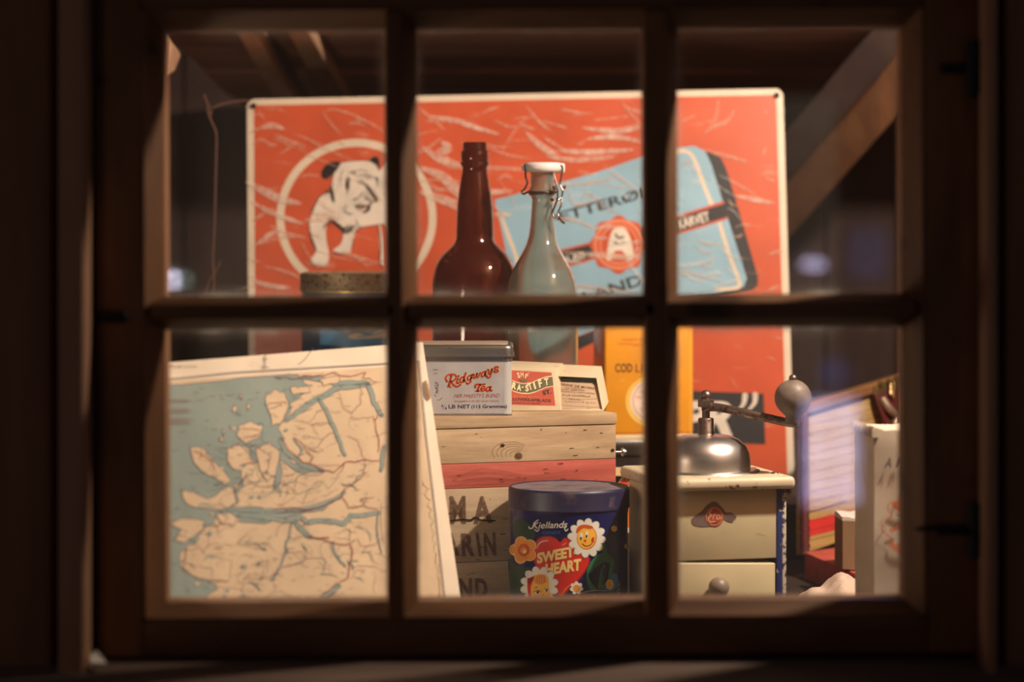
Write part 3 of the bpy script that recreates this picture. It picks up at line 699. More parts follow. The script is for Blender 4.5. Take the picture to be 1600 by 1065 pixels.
part('side_board', cb(0, .012, .0102, Dc-.01, CT, ZT-.012, .0006), cw1, crate, 40)
part('back_board', cb(0, L, Dc-.01, Dc, CT, ZT-.012, .0006), cw1, crate, 40)
CP = Plane(R0-f_*.0001, R0+e, R0+Vector((0,0,1)))
sten = fade('stencil_brown', (96,66,54), .80, .7, 420, .15, .55); knot = fade('knot_brown', (92,58,38), .8, .6, 300, .1, .6); kd = fade('dark_fleck', (40,26,20), .85)
kl = fade('knot_ring', (110,74,50), .55)
A = Art(CP)
def blk(txt, x0, x1, yb0, yb1, h, b=.035): A.text(txt, (x0, yb0), (x1, yb1), h, sten, 2, b)
blk('M', 703, 728, 816, 815.5, 40); blk('A', 740, 769, 815.5, 814.5, 39)
blk('A', 692, 718, 867, 866.5, 33); blk('R', 721, 741, 867, 866.5, 33); blk('I', 747, 751, 866.5, 866, 33, .05); blk('N', 756, 774, 866, 865.5, 33)
blk('N', 716, 737, 932, 932, 28, .04); blk('D', 742, 761, 932, 931.5, 28, .04)
A.stroke([(704,813),(720,811),(735,812),(742,808),(752,812),(773,813)], 3.5, kd, 3, taper=.4)
A.ell(810,712,6,5.5,knot,2); A.ell(810,712,3,2.6,kl,3); A.ell(785,695.5,3.4,2.6,kd,2); A.ell(957,703,2.6,2.6,kd,2)
for k in range(5): A.ring(806-2*k, 710-k, 9+5*k, 6+2.6*k, .7, kl, 1, 2.6, 5.6, 14)
for k in range(7): A.stroke([(694+random.uniform(0,30), 741+3*k), (760, 734+3.4*k+random.uniform(-2,2)), (830, 742+2*k), (905, 732+3*k)], .8, fade('grain_line', (120,40,34), .5) if k == 0 else bpy.data.materials['grain_line'], 1, taper=.6)
random.seed(5)
for k in range(70):
    x, y = random.uniform(690, 958), random.uniform(668, 940)
    A.stroke([(x, y), (x+random.uniform(1, 9), y+random.uniform(-.8, .4))], random.uniform(.5, 1.3), kd if k % 3 else kl, 1, False, caps=False)
A.build('stencil_print', crate, 'brown stencilled letters and knots')
bm = bmesh.new(); tube(bm, [P(958,706,3.056), P(972,706,3.06)], .0013, 8); tube(bm, [P(972,706,3.06), P(974,706,3.0605)], .0045, 12); tube(bm, [P(974,706,3.0605), P(978,706,3.061)], .003, 12); part('wire_peg', bm, plain('bright_steel', (190,190,188), .3, .9), crate, 50)

# ================================================================ tea tin
tt = thing('tea_tin', 'silver grey tea tin with red script lettering, leftmost thing on the pale crate', 'tin', (X(720,3.04), 3.045, ZT))
TX0, TX1, TY0, TY1 = -.118, X(799.5, 3.012), 3.010, 3.088
tinm = worn('silver_lacquer', (206,202,198), (90,80,74), .3, .25, 110, .70, .74, coat=.3)
metal = worn('worn_tin_metal', (176,172,166), (74,60,48), .28, .9, 130, .64, .68, rough2=.6)
zt3 = Z(565, 3.01); zl3 = Z(557, 3.008); zL = Z(543.5, 3.008)
def vbev(x0, x1, y0, y1, z0, z1, r, seg=5, top=0):
    bm = B(x0, x1, y0, y1, z0, z1)
    es = [e_ for e_ in bm.edges if abs(e_.verts[0].co.z-e_.verts[1].co.z) > 1e-5]
    bmesh.ops.bevel(bm, geom=es, offset=r, segments=seg, affect='EDGES', profile=.5)
    if top:
        es = [e_ for e_ in bm.edges if min(v.co.z for v in e_.verts) > z1-1e-5]
        bmesh.ops.bevel(bm, geom=es, offset=top, segments=4, affect='EDGES', profile=.5)
    return bm
part('body', vbev(TX0, TX1, TY0, TY1, ZT+.001, zt3+.002, .007), tinm, tt, 40)
part('base_rim', vbev(TX0-.0004, TX1+.0004, TY0-.0004, TY1+.0004, ZT, ZT+.002, .007), metal, tt, 40)
part('neck', vbev(TX0+.0006, TX1-.0006, TY0+.0006, TY1-.0006, zt3+.001, zl3+.002, .007), metal, tt, 40)
part('neck_rib', vbev(TX0-.0006, TX1+.0006, TY0-.0006, TY1+.0006, zt3+.0006, zt3+.0026, .0075), metal, tt, 40)
part('lid', vbev(TX0-.0018, TX1+.0018, TY0-.0018, TY1+.0018, zl3+.0008, Z(538.5, 3.008), .009, 5, .0042), metal, tt, 40)
part('lid_rim', vbev(TX0-.003, TX1+.003, TY0-.003, TY1+.003, zl3-.0002, zl3+.0014, .0095), metal, tt, 40)
part('lid_panel', vbev(TX0+.004, TX1-.004, TY0+.004, TY1-.004, Z(539.5,3.01), Z(537.3, 3.01), .008, 5, .001), worn('dusty_lid', (176,156,136), (90,70,56), .6, .3, 90, .6, .7), tt, 40)
A = Art(Plane((0, TY0-.0002, 0), (1, TY0-.0002, 0), (0, TY0-.0002, 1)), 660, 530, 8.52)
red = plain('red_print_tea', (172,46,26), .4); gold = plain('gold_outline', (222,150,80), .4); navy = plain('navy_print', (34,38,84), .4)
lab = plain('grey_label', (176,172,172), .35); pk = plain('rust_red_print', (168,84,72), .4)
A.poly([(-250,310),(1090,310),(1090,985),(-250,985)], lab, 0)
script = [([(330,560),(312,520),(322,488),(365,466),(425,466),(452,492),(440,530),(405,552),(375,560)], 17), ([(385,485),(372,540),(352,612)], 24), ([(380,562),(402,592),(440,622),(475,625),(506,600)], 20), ([(335,630),(355,626),(378,636)], 12),
    ([(474,522),(458,575),(482,580)], 18), ([(480,488),(482,490)], 18), ([(550,500),(520,506),(502,540),(512,572),(540,562),(556,530)], 17), ([(578,446),(556,520),(550,560),(572,552)], 19),
    ([(655,476),(620,484),(602,512),(612,538),(640,528),(656,500)], 16), ([(664,470),(645,530),(630,575),(605,592),(590,576)], 18), ([(672,470),(690,464),(684,510),(706,508),(728,456)], 15), ([(728,456),(724,500),(745,500),(772,440)], 15),
    ([(838,428),(806,436),(788,468),(796,494),(822,482),(838,450)], 16), ([(846,424),(832,476),(852,482)], 17), ([(866,406),(886,404),(882,450),(900,456),(926,396)], 16), ([(930,390),(916,450),(902,494),(876,510),(858,494)], 16),
    ([(1008,372),(982,362),(962,378),(976,400),(1002,408),(1004,426),(978,436),(952,424)], 19), ([(652,560),(640,572)], 4),
    ([(706,640),(702,612),(728,596),(780,600),(830,594)], 18), ([(770,602),(748,640),(736,684)], 24), ([(708,688),(762,688)], 8), ([(786,662),(826,650),(826,626),(800,628),(780,656),(788,684),(816,682),(838,668)], 15), ([(900,632),(868,638),(852,664),(862,688),(888,676),(900,650)], 16), ([(914,628),(898,678),(926,678)], 17)]
for p_, w_ in script: A.stroke(p_, w_+10, gold, 1)
for p_, w_ in script: A.stroke(p_, w_, red, 2)
A.text("HER MAJESTY'S BLEND", (420,774), (1022,768), 46, pk, 1, 0, .28)
A.text('as supplied to the late Queen Victoria', (428,832), (1014,828), 24, pk, 1, 0, .25)
A.text('1', (258,898), (272,898), 28, navy, 1, .02); A.stroke([(300,876),(268,934)], 5, navy, 1, False); A.text('4', (296,934), (324,934), 34, navy, 1, .02)
A.text('LB', (350,918), (440,917), 48, navy, 1, .012); A.text('NET', (472,917), (636,915), 48, navy, 1, .012); A.text('(113', (652,914), (772,914), 42, navy, 1, .014); A.text('Grammes)', (802,912), (1126,910), 44, navy, 1, .014)
A.text('LTD', (140,412), (200,412), 17, navy, 1); A.text('TEA', (150,458), (202,458), 14, navy, 1)
for p_ in ([(170,575),(195,572),(205,600),(185,622),(165,610)], [(175,580),(190,600)], [(205,600),(212,630)], [(170,650),(200,655),(210,690),(185,700),(172,720)], [(185,660),(190,700),(212,720)], [(160,740),(182,760)], [(200,810),(240,800),(262,774)], [(170,640),(205,640)]): A.stroke(p_, 5, M['black'], 1)
A.build('printed_label', tt, 'red and navy lettering on a pale grey label')

# ================================================================ matchboxes
card = worn('aged_card', (204,184,152), (150,120,88), .8, 0, 90, .62, .75); cardd = plain('card_edge', (150,112,76), .85)
m1 = thing('blade_box', 'small red labelled card box reading STIFT beside the tea tin', 'box', P(838,640,2.9)*1)
m1.location = (X(835,3.13), 3.13, ZT)
D0 = .227*F/(640-310)*1.0
q1 = [P(786,575,3.078), P(868,577,3.090), P(877,641.2,3.078), P(790,642,3.070)]
PQ = Plane(q1[3], q1[2], q1[1]); q1[0] = PQ.at(786, 575)
q2 = [P(798,563,3.104), P(880,567,3.116), P(888,636,3.108), P(802,636,3.100)]
part('card_box', hexa(bmesh.new(), q1+q2, .0006, 2), card, m1, 40)
A = Art(Plane(q1[3], q1[2], q1[1]), 790, 560, 9.412)
rl = worn('red_label', (176,70,44), (190,112,84), .6, 0, 90, .66, .76); olive = plain('olive_band', (96,92,62), .6); crm = plain('cream_print', (240,212,160), .6)
A.poly([(-40,165),(675,205),(730,690),(-40,672)], rl, 1)
A.poly([(-40,300),(90,318),(180,352),(265,366),(380,352),(480,305),(580,268),(690,252),(704,410),(600,428),(520,462),(440,495),(350,520),(240,518),(150,498),(90,470),(-40,440)], crm, 2)
A.poly([(-40,310),(90,328),(180,362),(265,376),(380,362),(480,316),(580,280),(688,268),(702,400),(600,416),(520,450),(440,482),(350,506),(240,504),(150,484),(90,458),(-40,430)], olive, 3)
def glyph(ch, x0, x1, yb, h, sh=0, rot=0):
    for dx, dy, m_, L_ in ((10, 10, M['black'], 4), (6, 6, M['black'], 4), (0, 0, crm, 5)):
        A.text(ch, (x0+dx, yb+dy), (x1+dx, yb+dy+rot*(x1-x0)), h, m_, L_, .045, sh)
glyph('R', 84, 150, 440, 88, 0, .2); glyph('A', 160, 225, 470, 88, 0, .1); glyph('-', 236, 262, 448, 70, 0, 0); glyph('S', 290, 340, 482, 88, 0, -.05); glyph('T', 345, 400, 468, 100, .0, -.3); glyph('I', 425, 450, 450, 105, 0, -.3); glyph('F', 495, 545, 425, 105, 0, -.25); glyph('T', 575, 640, 395, 95, 0, -.15); glyph('A', -20, 60, 400, 80, 0, .3)
A.text('S', (176,282), (216,286), 72, crm, 4, .02, -.3); A.text('H', (222,272), (262,270), 72, crm, 4, .02, 0); A.text('F', (282,290), (326,286), 62, crm, 4, .02, .25)
A.poly([(205,305),(325,305),(310,335),(275,345),(265,366),(255,345),(215,332)], olive, 4)
A.text('ST.', (552,540), (682,510), 62, M['black'], 4, .02)
A.text('EXTRA PRIMA', (120,575), (500,590), 26, plain('faded_gold', (220,120,70)), 3)
A.text('ALLOVERKAPBLADE', (20,612), (665,642), 42, plain('brown_ink', (70,30,24)), 3, .01)
A.text('MADE IN SWEDEN', (95,658), (510,672), 20, bpy.data.materials['brown_ink'], 3)
A.build('printed_label', m1, 'red label with cream letters')
m2 = thing('match_box', 'open pale card box with a pasted paper label, right of the red labelled box', 'box', (X(910,3.13), 3.13, ZT))
a0 = [P(868,586,3.094), P(933,589,3.098), P(943,641.5,3.080), P(876,641.5,3.078)]
b0 = [P(878,569,3.122), P(940,572,3.126), P(951,628,3.110), P(884,632,3.108)]
def lerp(a, b_, t): return a + (b_-a)*t
def slabq(f, b_, t, nm, mt):                          # thin wall between two outer edges (f front, b back), thickness towards t
    part(nm, hexa(bmesh.new(), [f[0], f[1], f[1]+t, f[0]+t, b_[0], b_[1], b_[1]+t, b_[0]+t], .0002, 1), mt, m2, 40)
dn = (a0[2]-a0[1]).normalized()*.0012; lf = (a0[0]-a0[1]).normalized()*.0012
slabq([a0[0], a0[1]], [b0[0], b0[1]], dn, 'sleeve_top', card)
slabq([a0[3]-dn, a0[2]-dn], [b0[3]-dn, b0[2]-dn], dn, 'sleeve_bottom', card)
slabq([a0[1], a0[2]], [b0[1], b0[2]], lf, 'sleeve_side', card)
slabq([a0[0], a0[3]], [b0[0], b0[3]], -lf, 'sleeve_side', card)
slabq([b0[0], b0[1]], [b0[3], b0[2]], (b0[0]-a0[0]).normalized()*.001, 'sleeve_back', cardd)
g0 = [P(872,597,3.0945), P(931.5,601,3.0985), P(939.5,639.5,3.0835), P(877,639,3.0810)]
PG = Plane(g0[3], g0[2], g0[1]); g0[0] = PG.at(872, 597)
bk = [p + (b0[0]-a0[0])*.7 for p in g0]
part('tray', hexa(bmesh.new(), g0+bk, .0004, 1), worn('label_paper', (176,150,120), (120,96,78), .8, 0, 80, .6, .75), m2, 40)
t1 = [P(872,592,3.100), P(930,590,3.106), P(931,600,3.104), P(872,597,3.099)]
part('inner_paper', hexa(bmesh.new(), t1+[p+(b0[0]-a0[0])*.5 for p in t1], 0), plain('blue_grey_paper', (96,112,112), .8), m2)
A = Art(Plane(g0[3], g0[2], g0[1]), 790, 560, 9.412); ink = fade('faded_brown_ink', (104,52,40), .85)
A.text('VIENNE DE MOERS', (775,388), (1305,455), 30, ink, 1, .01); A.text('FRANZOSISCHE', (870,436), (1135,452), 16, ink, 1); A.text('MOST GERMAN', (800,462), (1160,482), 22, ink, 1); A.text('MODELE & PARFUMERIE', (800,490), (1308,526), 20, ink, 1)
A.text('A LA CHAPELLE', (830,548), (1245,572), 28, ink, 1); A.text('GRAND PRIX', (930,602), (1100,620), 18, ink, 1); A.text('GARANTIE PURE', (860,640), (1320,664), 22, fade('pale_ink', (120,80,64), .5), 1)
A.stroke([(830,585),(1000,596),(1200,600),(1350,590)], 3, ink, 1); A.stroke([(820,680),(1000,700),(1200,712),(1390,720)], 3, ink, 1)
A.build('printed_label', m2, 'faded brown print')

# ================================================================ bottles
def prof(cxp, d, rows): return [(r/F*d, (HOR-y)/F*d) for y, r in rows]
def bottle_mesh(pr, t, cx, cy, zb):
    """closed wall: outer profile top->bottom, inner back up"""
    inner = [(max(r-t, .002), z) for r, z in pr if z > zb+.012]
    full = pr + [(pr[-1][0]*.82, zb), (pr[-1][0]*.5, zb+.003), (0, zb+.006)]
    ins = [(0, zb+.011), (pr[-1][0]*.6, zb+.009), (pr[-1][0]-t-.003, zb+.012)]
    bm = bmesh.new(); allp = [inner[0]] + full; lathe(bm, allp, cx, cy, 64); lathe(bm, inner + ins[::-1], cx, cy, 64)
    bmesh.ops.remove_doubles(bm, verts=bm.verts, dist=1e-5)
    return bm
dA = 3.250; amb = thing('amber_bottle', 'tall reddish brown glass bottle with a long neck behind the tea tin', 'bottle', (X(742,dA), dA, ZT))
rows = [(222,17.5),(223.5,18.5),(234,18.5),(236,21),(238,21.8),(250,21.8),(252,20.8),(254,22.8),(256,23),(258.5,21.5),(262,19.6),(270,20.5),(285,23.2),(300,25.5),(320,27.7),(340,29),(360,29.6),(374,30.2),(380,33),(388,41),(397,51),(407,58.5),(418,63),(430,65.6),(445,66.3),(480,66.3),(520,66.3),(560,66.3),(600,66.2),(628,66),(634,63)]
pr = prof(742, dA, rows); pr[-1] = (pr[-1][0], ZT); pr[-2] = (pr[-2][0], ZT+.004)
part('glass_body', bottle_mesh(pr, .0022, X(742,dA), dA, ZT), glassy('amber_glass', (150,92,62), .05, .08, (120,66,48)), amb, 60)
dS = 3.200; sw = thing('swing_top_bottle', 'clear glass bottle with a white ceramic swing stopper, right of the brown bottle', 'bottle', (X(847,dS), dS, ZT))
sx, sy = X(847, dS), dS
rows = [(271,15.5),(273,17.5),(276,18),(282,18.5),(290,18),(295,19),(298,22),(301,23),(304,21),(307,17),(312,15.8),(330,17),(350,18.6),(370,21.5),(382,25),(395,31.5),(410,40),(425,47.5),(438,52),(450,54.8),(465,56.2),(490,56.5),(530,56.5),(570,56.5),(610,56.5),(630,56),(637,53)]
pr = prof(847, dS, rows); pr[-1] = (pr[-1][0], ZT); pr[-2] = (pr[-2][0], ZT+.004)
part('glass_body', bottle_mesh(pr, .0022, sx, sy, ZT), glassy('clear_dusty_glass', (214,222,214), .06, .16, (176,166,150)), sw, 60)
zr = lambda y: (HOR-y)/F*dS
cer = plain('white_ceramic', (226,220,214), .25, coat=.4, var=.04)
bm = bmesh.new(); cpx = X(849, dS)
lathe(bm, [(0, zr(253)), (.016, zr(253.2)), (.0205, zr(254.5)), (.0224, zr(257)), (.0222, zr(264)), (.020, zr(268.5)), (.0135, zr(270)), (0, zr(270))], cpx, sy, 40)
part('stopper', bm, cer, sw, 50)
bm = bmesh.new(); B(cpx-.0245, cpx-.014, sy-.006, sy+.006, zr(267), zr(256), .003, 3, bm); part('stopper_lug', bm, cer, sw, 50); bm = bmesh.new(); B(cpx+.012, cpx+.0238, sy-.009, sy+.004, zr(270), zr(255), .002, 3, bm); part('stopper_lug', bm, cer, sw, 50)
part('rubber_seal', lathe(bmesh.new(), [(0,zr(270)),(.0128,zr(270)),(.0130,zr(272)),(0,zr(273))], sx, sy, 32), plain('orange_rubber', (214,108,30), .6), sw, 50)
st = plain('steel_wire', (150,144,136), .25, 1.0, var=.2); std = plain('dark_wire', (84,72,64), .4, .9)
def pw(l): return [tuple(P(x, y, d)) for x, y, d in l]
bm = bmesh.new(); zz = zr(300)
tube(bm, [(sx+.0165*math.cos(t), sy+.0165*math.sin(t), zz) for t in [2*PI*i/32 for i in range(33)]], .0010, 8)
tube(bm, cr(pw([(822,262,dS-.006),(821,275,dS-.008),(824,285,dS-.008),(819,296,dS-.006),(815,299,dS-.006),(818,303,dS-.007),(826,299,dS-.012)])), .0011, 8); part('neck_wire', bm, std, sw, 60)
bm = bmesh.new(); tube(bm, cr(pw([(822,257,dS-.008),(822,266,dS-.008)])), .0024, 10); part('wire_pivot', bm, std, sw, 60)
bm = bmesh.new(); tube(bm, cr(pw([(868,256,dS-.013),(864,262,dS-.014),(865,272,dS-.015),(869,284,dS-.016),(871,296,dS-.017),(871,309,dS-.017),(867,322,dS-.018),(863,333,dS-.019),(867,340,dS-.020),(876,345,dS-.022),(882,349,dS-.024)])), .0011, 8)
tube(bm, cr(pw([(868,256,dS-.013),(873,257,dS-.012),(879,262,dS-.010),(877,276,dS-.011),(875,288,dS-.012),(879,298,dS-.013),(877,308,dS-.014),(872,312,dS-.016)])), .0011, 8)
tube(bm, cr(pw([(877,308,dS-.014),(877,320,dS-.016),(872,332,dS-.018),(874,341,dS-.020),(882,349,dS-.024)])), .0010, 8); part('closing_lever', bm, st, sw, 60)
bm = bmesh.new(); tube(bm, pw([(866,290,dS-.018),(868,297,dS-.018)]), .0026, 10); tube(bm, pw([(863,309,dS-.017),(866,313,dS-.017)]), .003, 10); tube(bm, pw([(880,291,dS-.012),(884,293,dS-.012)]), .0020, 10); part('wire_eye', bm, std, sw, 60)

# ================================================================ candy tin
CZ = -.2953; cdx, cdy, cR = X(889, 2.96), 2.96, 93.2/F*2.96
ct = thing('candy_tin', 'round dark blue candy tin with a red heart and smiling flowers', 'tin', (cdx, cdy, CT))
cb_ = worn('dark_blue_paint', (22,24,86), (60,46,60), .32, 0, 90, .66, .75, coat=.35, rough2=.6)
cl_ = worn('scuffed_blue_lid', (30,26,62), (92,70,72), .45, 0, 60, .56, .78, rough2=.6)
dus = worn('dusty_blue_top', (112,100,104), (64,52,60), .7, 0, 40, .5, .7)
part('body', lathe(bmesh.new(), [(cR*.995, Z(800,2.9)), (cR*.997, Z(806,2.9)), (cR*.985, Z(812,2.9)), (cR*.985, CT+.004), (cR*1.0, CT+.003), (cR*1.0, CT), (0, CT)], cdx, cdy, 72), cb_, ct, 40)
zs = Z(795, 2.93)
part('lid', lathe(bmesh.new(), [(cR*.96, CZ-.0005), (cR*.985, CZ+.0004), (cR*1.005, CZ-.0006), (cR*1.015, CZ-.003), (cR*1.015, zs+.002), (cR*1.02, zs+.0012), (cR*1.02, zs), (cR*.985, zs-.0005)], cdx, cdy, 72), cl_, ct, 40)
part('lid_top', lathe(bmesh.new(), [(0, CZ-.0012), (cR*.90, CZ-.0012), (cR*.965, CZ-.0006)], cdx, cdy, 72), dus, ct, 60)
A = Art(Cyl(cdx, cdy, cR*.985), 660, 720, 4.571, maxlen=7, step=.00012)
hr = plain('heart_red', (206,44,30), .35); hy = plain('letter_yellow', (236,206,128), .4); pw_ = plain('petal_white', (226,220,206), .4); pg = plain('petal_grey', (170,168,164), .4)
fo = plain('flower_orange', (222,142,58), .4); fd = plain('flower_deep_orange', (200,88,34), .4); fy = plain('face_yellow', (240,180,62), .4); gr = plain('leaf_green', (52,122,84), .4); gd = plain('leaf_dark_green', (28,60,44), .4); bl = plain('petal_blue', (60,130,200), .4); nv = plain('tin_navy', (24,26,74), .4); hd = plain('heart_dark', (140,22,26), .4)
A.poly([(660,430),(720,420),(800,480),(790,560),(700,560),(650,520)], gd, 1, True); A.poly([(620,700),(700,760),(780,760),(760,860),(700,940),(640,930),(620,820)], gd, 1, True)
A.poly([(985,575),(1010,548),(1060,545),(1110,580),(1150,640),(1195,690),(1180,760),(1120,850),(1050,920),(1000,965),(985,968),(930,900),(860,830),(805,740),(790,660),(800,590),(840,545),(900,532),(950,545)], hd, 2, True)
A.poly([(985,580),(1012,556),(1058,552),(1105,586),(1146,645),(1188,692),(1172,756),(1112,842),(1042,912),(990,958),(935,895),(868,825),(815,738),(800,660),(810,596),(846,553),(900,541),(948,553)], hr, 3, True)
A.stroke([(820,625),(835,590),(865,572),(900,568)], 7, pw_, 4, taper=.6); A.stroke([(1000,942),(1030,905),(1070,875)], 7, fo, 4, taper=.6); A.stroke([(1000,600),(1025,585)], 5, pw_, 4, taper=.5)
def flower(cx, cy, n, r0, rl, rw, m_, L, a0=0, edge=None):
    for k in range(n):
        a = a0 + 2*PI*k/n
        if edge: A.ell(cx+r0*math.cos(a), cy+r0*math.sin(a), rl+5, rw+5, edge, L, a, 16)
    for k in range(n):
        a = a0 + 2*PI*k/n; A.ell(cx+r0*math.cos(a), cy+r0*math.sin(a), rl, rw, m_, L+.5, a, 16)
flower(725,635,5,52,44,40,fo,4,-.6,hy)
for k in range(5):
    a = -.6+2*PI*k/5; A.stroke([(725+25*math.cos(a+.6), 635+25*math.sin(a+.6)), (725+88*math.cos(a+.6), 635+88*math.sin(a+.6))], 4, fd, 5, taper=.4)
A.ell(728,635,42,46,fd,5.5); flower(728,638,9,16,9,5,fo,6); A.ell(735,645,12,14,hy,7)
for k in range(14): a = 2*PI*k/14; A.ell(728+34*math.cos(a), 635+38*math.sin(a), 3.5, 3.5, hr, 6.5, 0, 8)
def daisy(cx, cy, n, r, L, a0=.1, rw=27, rl=42):
    for k in range(n):
        a = a0+2*PI*k/n; A.ell(cx+r*math.cos(a), cy+r*1.06*math.sin(a), rl+4, rw+4, pg, L, a, 18)
    for k in range(n):
        a = a0+2*PI*k/n; A.ell(cx+r*math.cos(a), cy+r*1.06*math.sin(a), rl, rw, pw_, L+.5, a, 18)
daisy(1172,548,12,92,6)
A.ell(1172,545,70,86,fd,7,.1); A.ell(1170,543,66,82,fy,7.5,.1)
A.poly([(1098,500),(1110,468),(1150,452),(1205,462),(1215,480),(1180,482),(1150,478),(1125,495),(1105,512)], fd, 8, True)
for x_ in (1133, 1172): A.ell(x_, 535 if x_ < 1150 else 520, 11, 24, pw_, 8.5, .1); A.ell(x_-2, 550 if x_ < 1150 else 535, 6, 11, dogk, 9, .1)
A.stroke([(1165,478),(1178,474),(1192,482)], 4, fd, 9); A.ell(1160,568,9,8,hr,9); A.stroke([(1140,590),(1165,606),(1195,598),(1220,570)], 6, hd, 9); A.ell(1213,558,9,18,hr,9,.4)
daisy(838,890,12,92,6,.3,27,42)
A.poly([(770,960),(760,900),(765,850),(800,815),(850,805),(890,815),(905,850),(905,905),(912,990),(780,990)], fy, 7.5, True)
A.poly([(755,840),(775,835),(800,822),(792,860),(778,910),(785,985),(770,985),(758,930)], hr, 8, True); A.poly([(762,842),(800,822),(815,832),(780,862),(765,880)], hd, 8.5, True)
A.poly([(810,870),(800,830),(830,812),(870,810),(888,840),(885,865),(850,880)], fo, 9, True)
for k in range(4): A.stroke([(826+16*k, 866), (822+17*k, 838), (834+14*k, 818)], 4, fd, 9.5)
A.ell(826,934,19,10,pw_,9); A.ell(829,935,10,9,dogk,10); A.stroke([(800,934),(826,922),(850,930)], 5, dogk, 10); A.ell(888,924,13,8,pw_,9); A.ell(890,924,7,7,dogk,10); A.stroke([(876,912),(905,914)], 4, dogk, 10); A.stroke([(810,905),(825,897)], 4, dogk, 10); A.ell(866,955,7,6,fd,9); A.ell(812,968,16,10,fo,9)
A.stroke([(1290,600),(1300,650),(1320,680),(1350,720),(1345,760),(1330,850),(1290,900)], 30, gr, 5)
A.poly([(1215,700),(1290,650),(1350,690),(1358,740),(1300,720),(1240,760),(1190,800),(1175,780)], gr, 5, True); A.poly([(1180,780),(1195,850),(1240,915),(1200,920),(1170,850)], gr, 5, True)
A.poly([(1285,740),(1310,770),(1275,900),(1250,900),(1260,830)], gr, 5.5, True); A.poly([(1225,770),(1280,735),(1262,830),(1245,890),(1200,820)], nv, 5.2, True); A.poly([(1310,730),(1330,760),(1295,830),(1290,790)], nv, 5.7, True)
for k in range(3): A.stroke([(1230+25*k, 720-10*k), (1215+35*k, 790), (1240+18*k, 880)], 4, gd, 6, taper=.4)
flower(1100,905,7,30,18,15,pw_,6,.2); A.ell(1100,908,24,27,fo,7)
A.ell(1362,850,28,52,bl,6,.15); A.ell(1340,905,50,24,bl,6,-.5); A.ell(1333,880,27,36,hy,7); A.ell(1332,882,16,22,fy,7.5)
flower(1365,482,6,14,10,8,hy,4,.4); A.ell(1365,482,9,10,fy,5); flower(1453,608,6,11,9,6,hy,4,.2)
for x_, y_ in ((1350,560),(1362,578),(1340,620),(1352,640),(1372,690),(1360,530),(1385,605)): A.ell(x_, y_, 2.6, 2.6, bl, 4, 0, 8)
A.poly([(1095,965),(1150,935),(1240,922),(1330,928),(1380,945),(1380,1010),(1095,1010)], nv, 8); A.stroke([(1095,965),(1150,935),(1240,922),(1300,924)], 5, pg, 9)
A.poly([(1230+20*(1 if k % 2 == 0 else .35)*math.sin(PI*k/5), 965-20*(1 if k % 2 == 0 else .35)*math.cos(PI*k/5)) for k in range(10)], pg, 9)
for k in range(12): A.stroke([(1380+3*(k%3), 860+11*k), (1405, 850+11*k+random.uniform(-5,8))], 3, pg, 9, False)
A.text('SWEET-', (822,728), (1108,672), 66, hy, 5, .05, .18); A.text('HEART', (880,812), (1132,772), 72, hy, 5, .05, .18)
A.text('Kiellands', (786,482), (1030,474), 46, pw_, 5, .012, .30); A.stroke([(764,468),(772,482),(795,470),(812,432),(830,420)], 7, pw_, 5); A.stroke([(806,488),(822,500),(836,488)], 7, pw_, 5); A.stroke([(1016,478),(1024,498),(1040,486)], 7, pw_, 5)
A.text('CANDY', (860,522), (990,520), 22, plain('candy_blue', (58,88,170), .4), 5, .02)
A.build('printed_picture', ct, 'heart, flowers and lettering printed round the tin')

# ================================================================ carton between candy tin and grinder
cz_ = thing('printed_carton', 'dark carton with orange print between the blue tin and the coffee grinder', 'carton', (X(1000,3.16), 3.17, CT))
brk = plain('dark_carton', (66,44,34), .8)
part('box', B(X(960,3.12), X(1024,3.12), 3.12, 3.20, CT, Z(741,3.12), .001, 1), brk, cz_)
part('flap', B(X(958,3.12), X(1026,3.12), 3.115, 3.17, Z(741,3.12), Z(740,3.12)+.001, .0003, 1, rot=Matrix.Rotation(.06, 3, 'X')), plain('carton_flap', (196,168,120), .8), cz_)
A = Art(Plane((0,3.1198,0),(1,3.1198,0),(0,3.1198,1))); og = plain('carton_orange', (226,122,36)); rs = plain('carton_red', (222,80,44))
A.poly([(962,793),(1020,795),(1020,824),(962,824)], og, 1); A.poly([(962,824),(1020,824),(1020,832),(962,832)], M['white'], 1)
A.poly([(964,756),(972,744),(978,741),(982,752),(996,757),(993,764),(984,760),(976,766)], M['white'], 1); A.poly([(967,756),(974,747),(978,745),(981,754),(993,758),(991,761),(983,757),(976,762)], rs, 2)
A.build('carton_print', cz_, 'orange band and red star')

# ================================================================ coffee grinder
gx_, gy_, th = X(1103,2.93), 2.93, math.radians(14)
gt = thing('coffee_grinder', 'cream painted wooden coffee grinder with a metal dome and crank', 'grinder', (gx_, gy_, CT))
ccr = worn('cream_paint', (202,184,144), (150,110,70), .45, 0, 70, .68, .71, rough2=.8)
cct = worn('chipped_cream_paint', (204,186,154), (104,72,56), .5, 0, 90, .60, .63, rough2=.8)
gbl = worn('blue_paint_worn', (34,44,104), (196,180,150), .5, 0, 90, .62, .64)
PZ = -.2768
part('top_plate', yawbox(gx_, gy_, .069, .079, PZ-.0125, PZ, th, .005, seg=4), cct, gt, 50)
bh, bd = .0565, .066; zbt = PZ-.0125
part('body', yawbox(gx_, gy_, bh, bd, zc(873,2.87), zbt, th, .0008), ccr, gt, 50)
part('side_panel', yawbox(gx_+math.cos(th)*(bh-.001), gy_+math.sin(th)*(bh-.001), .0028, bd+.001, CT+.012, zbt, th, .0006), gbl, gt, 50)['label'] = 'worn blue edge'
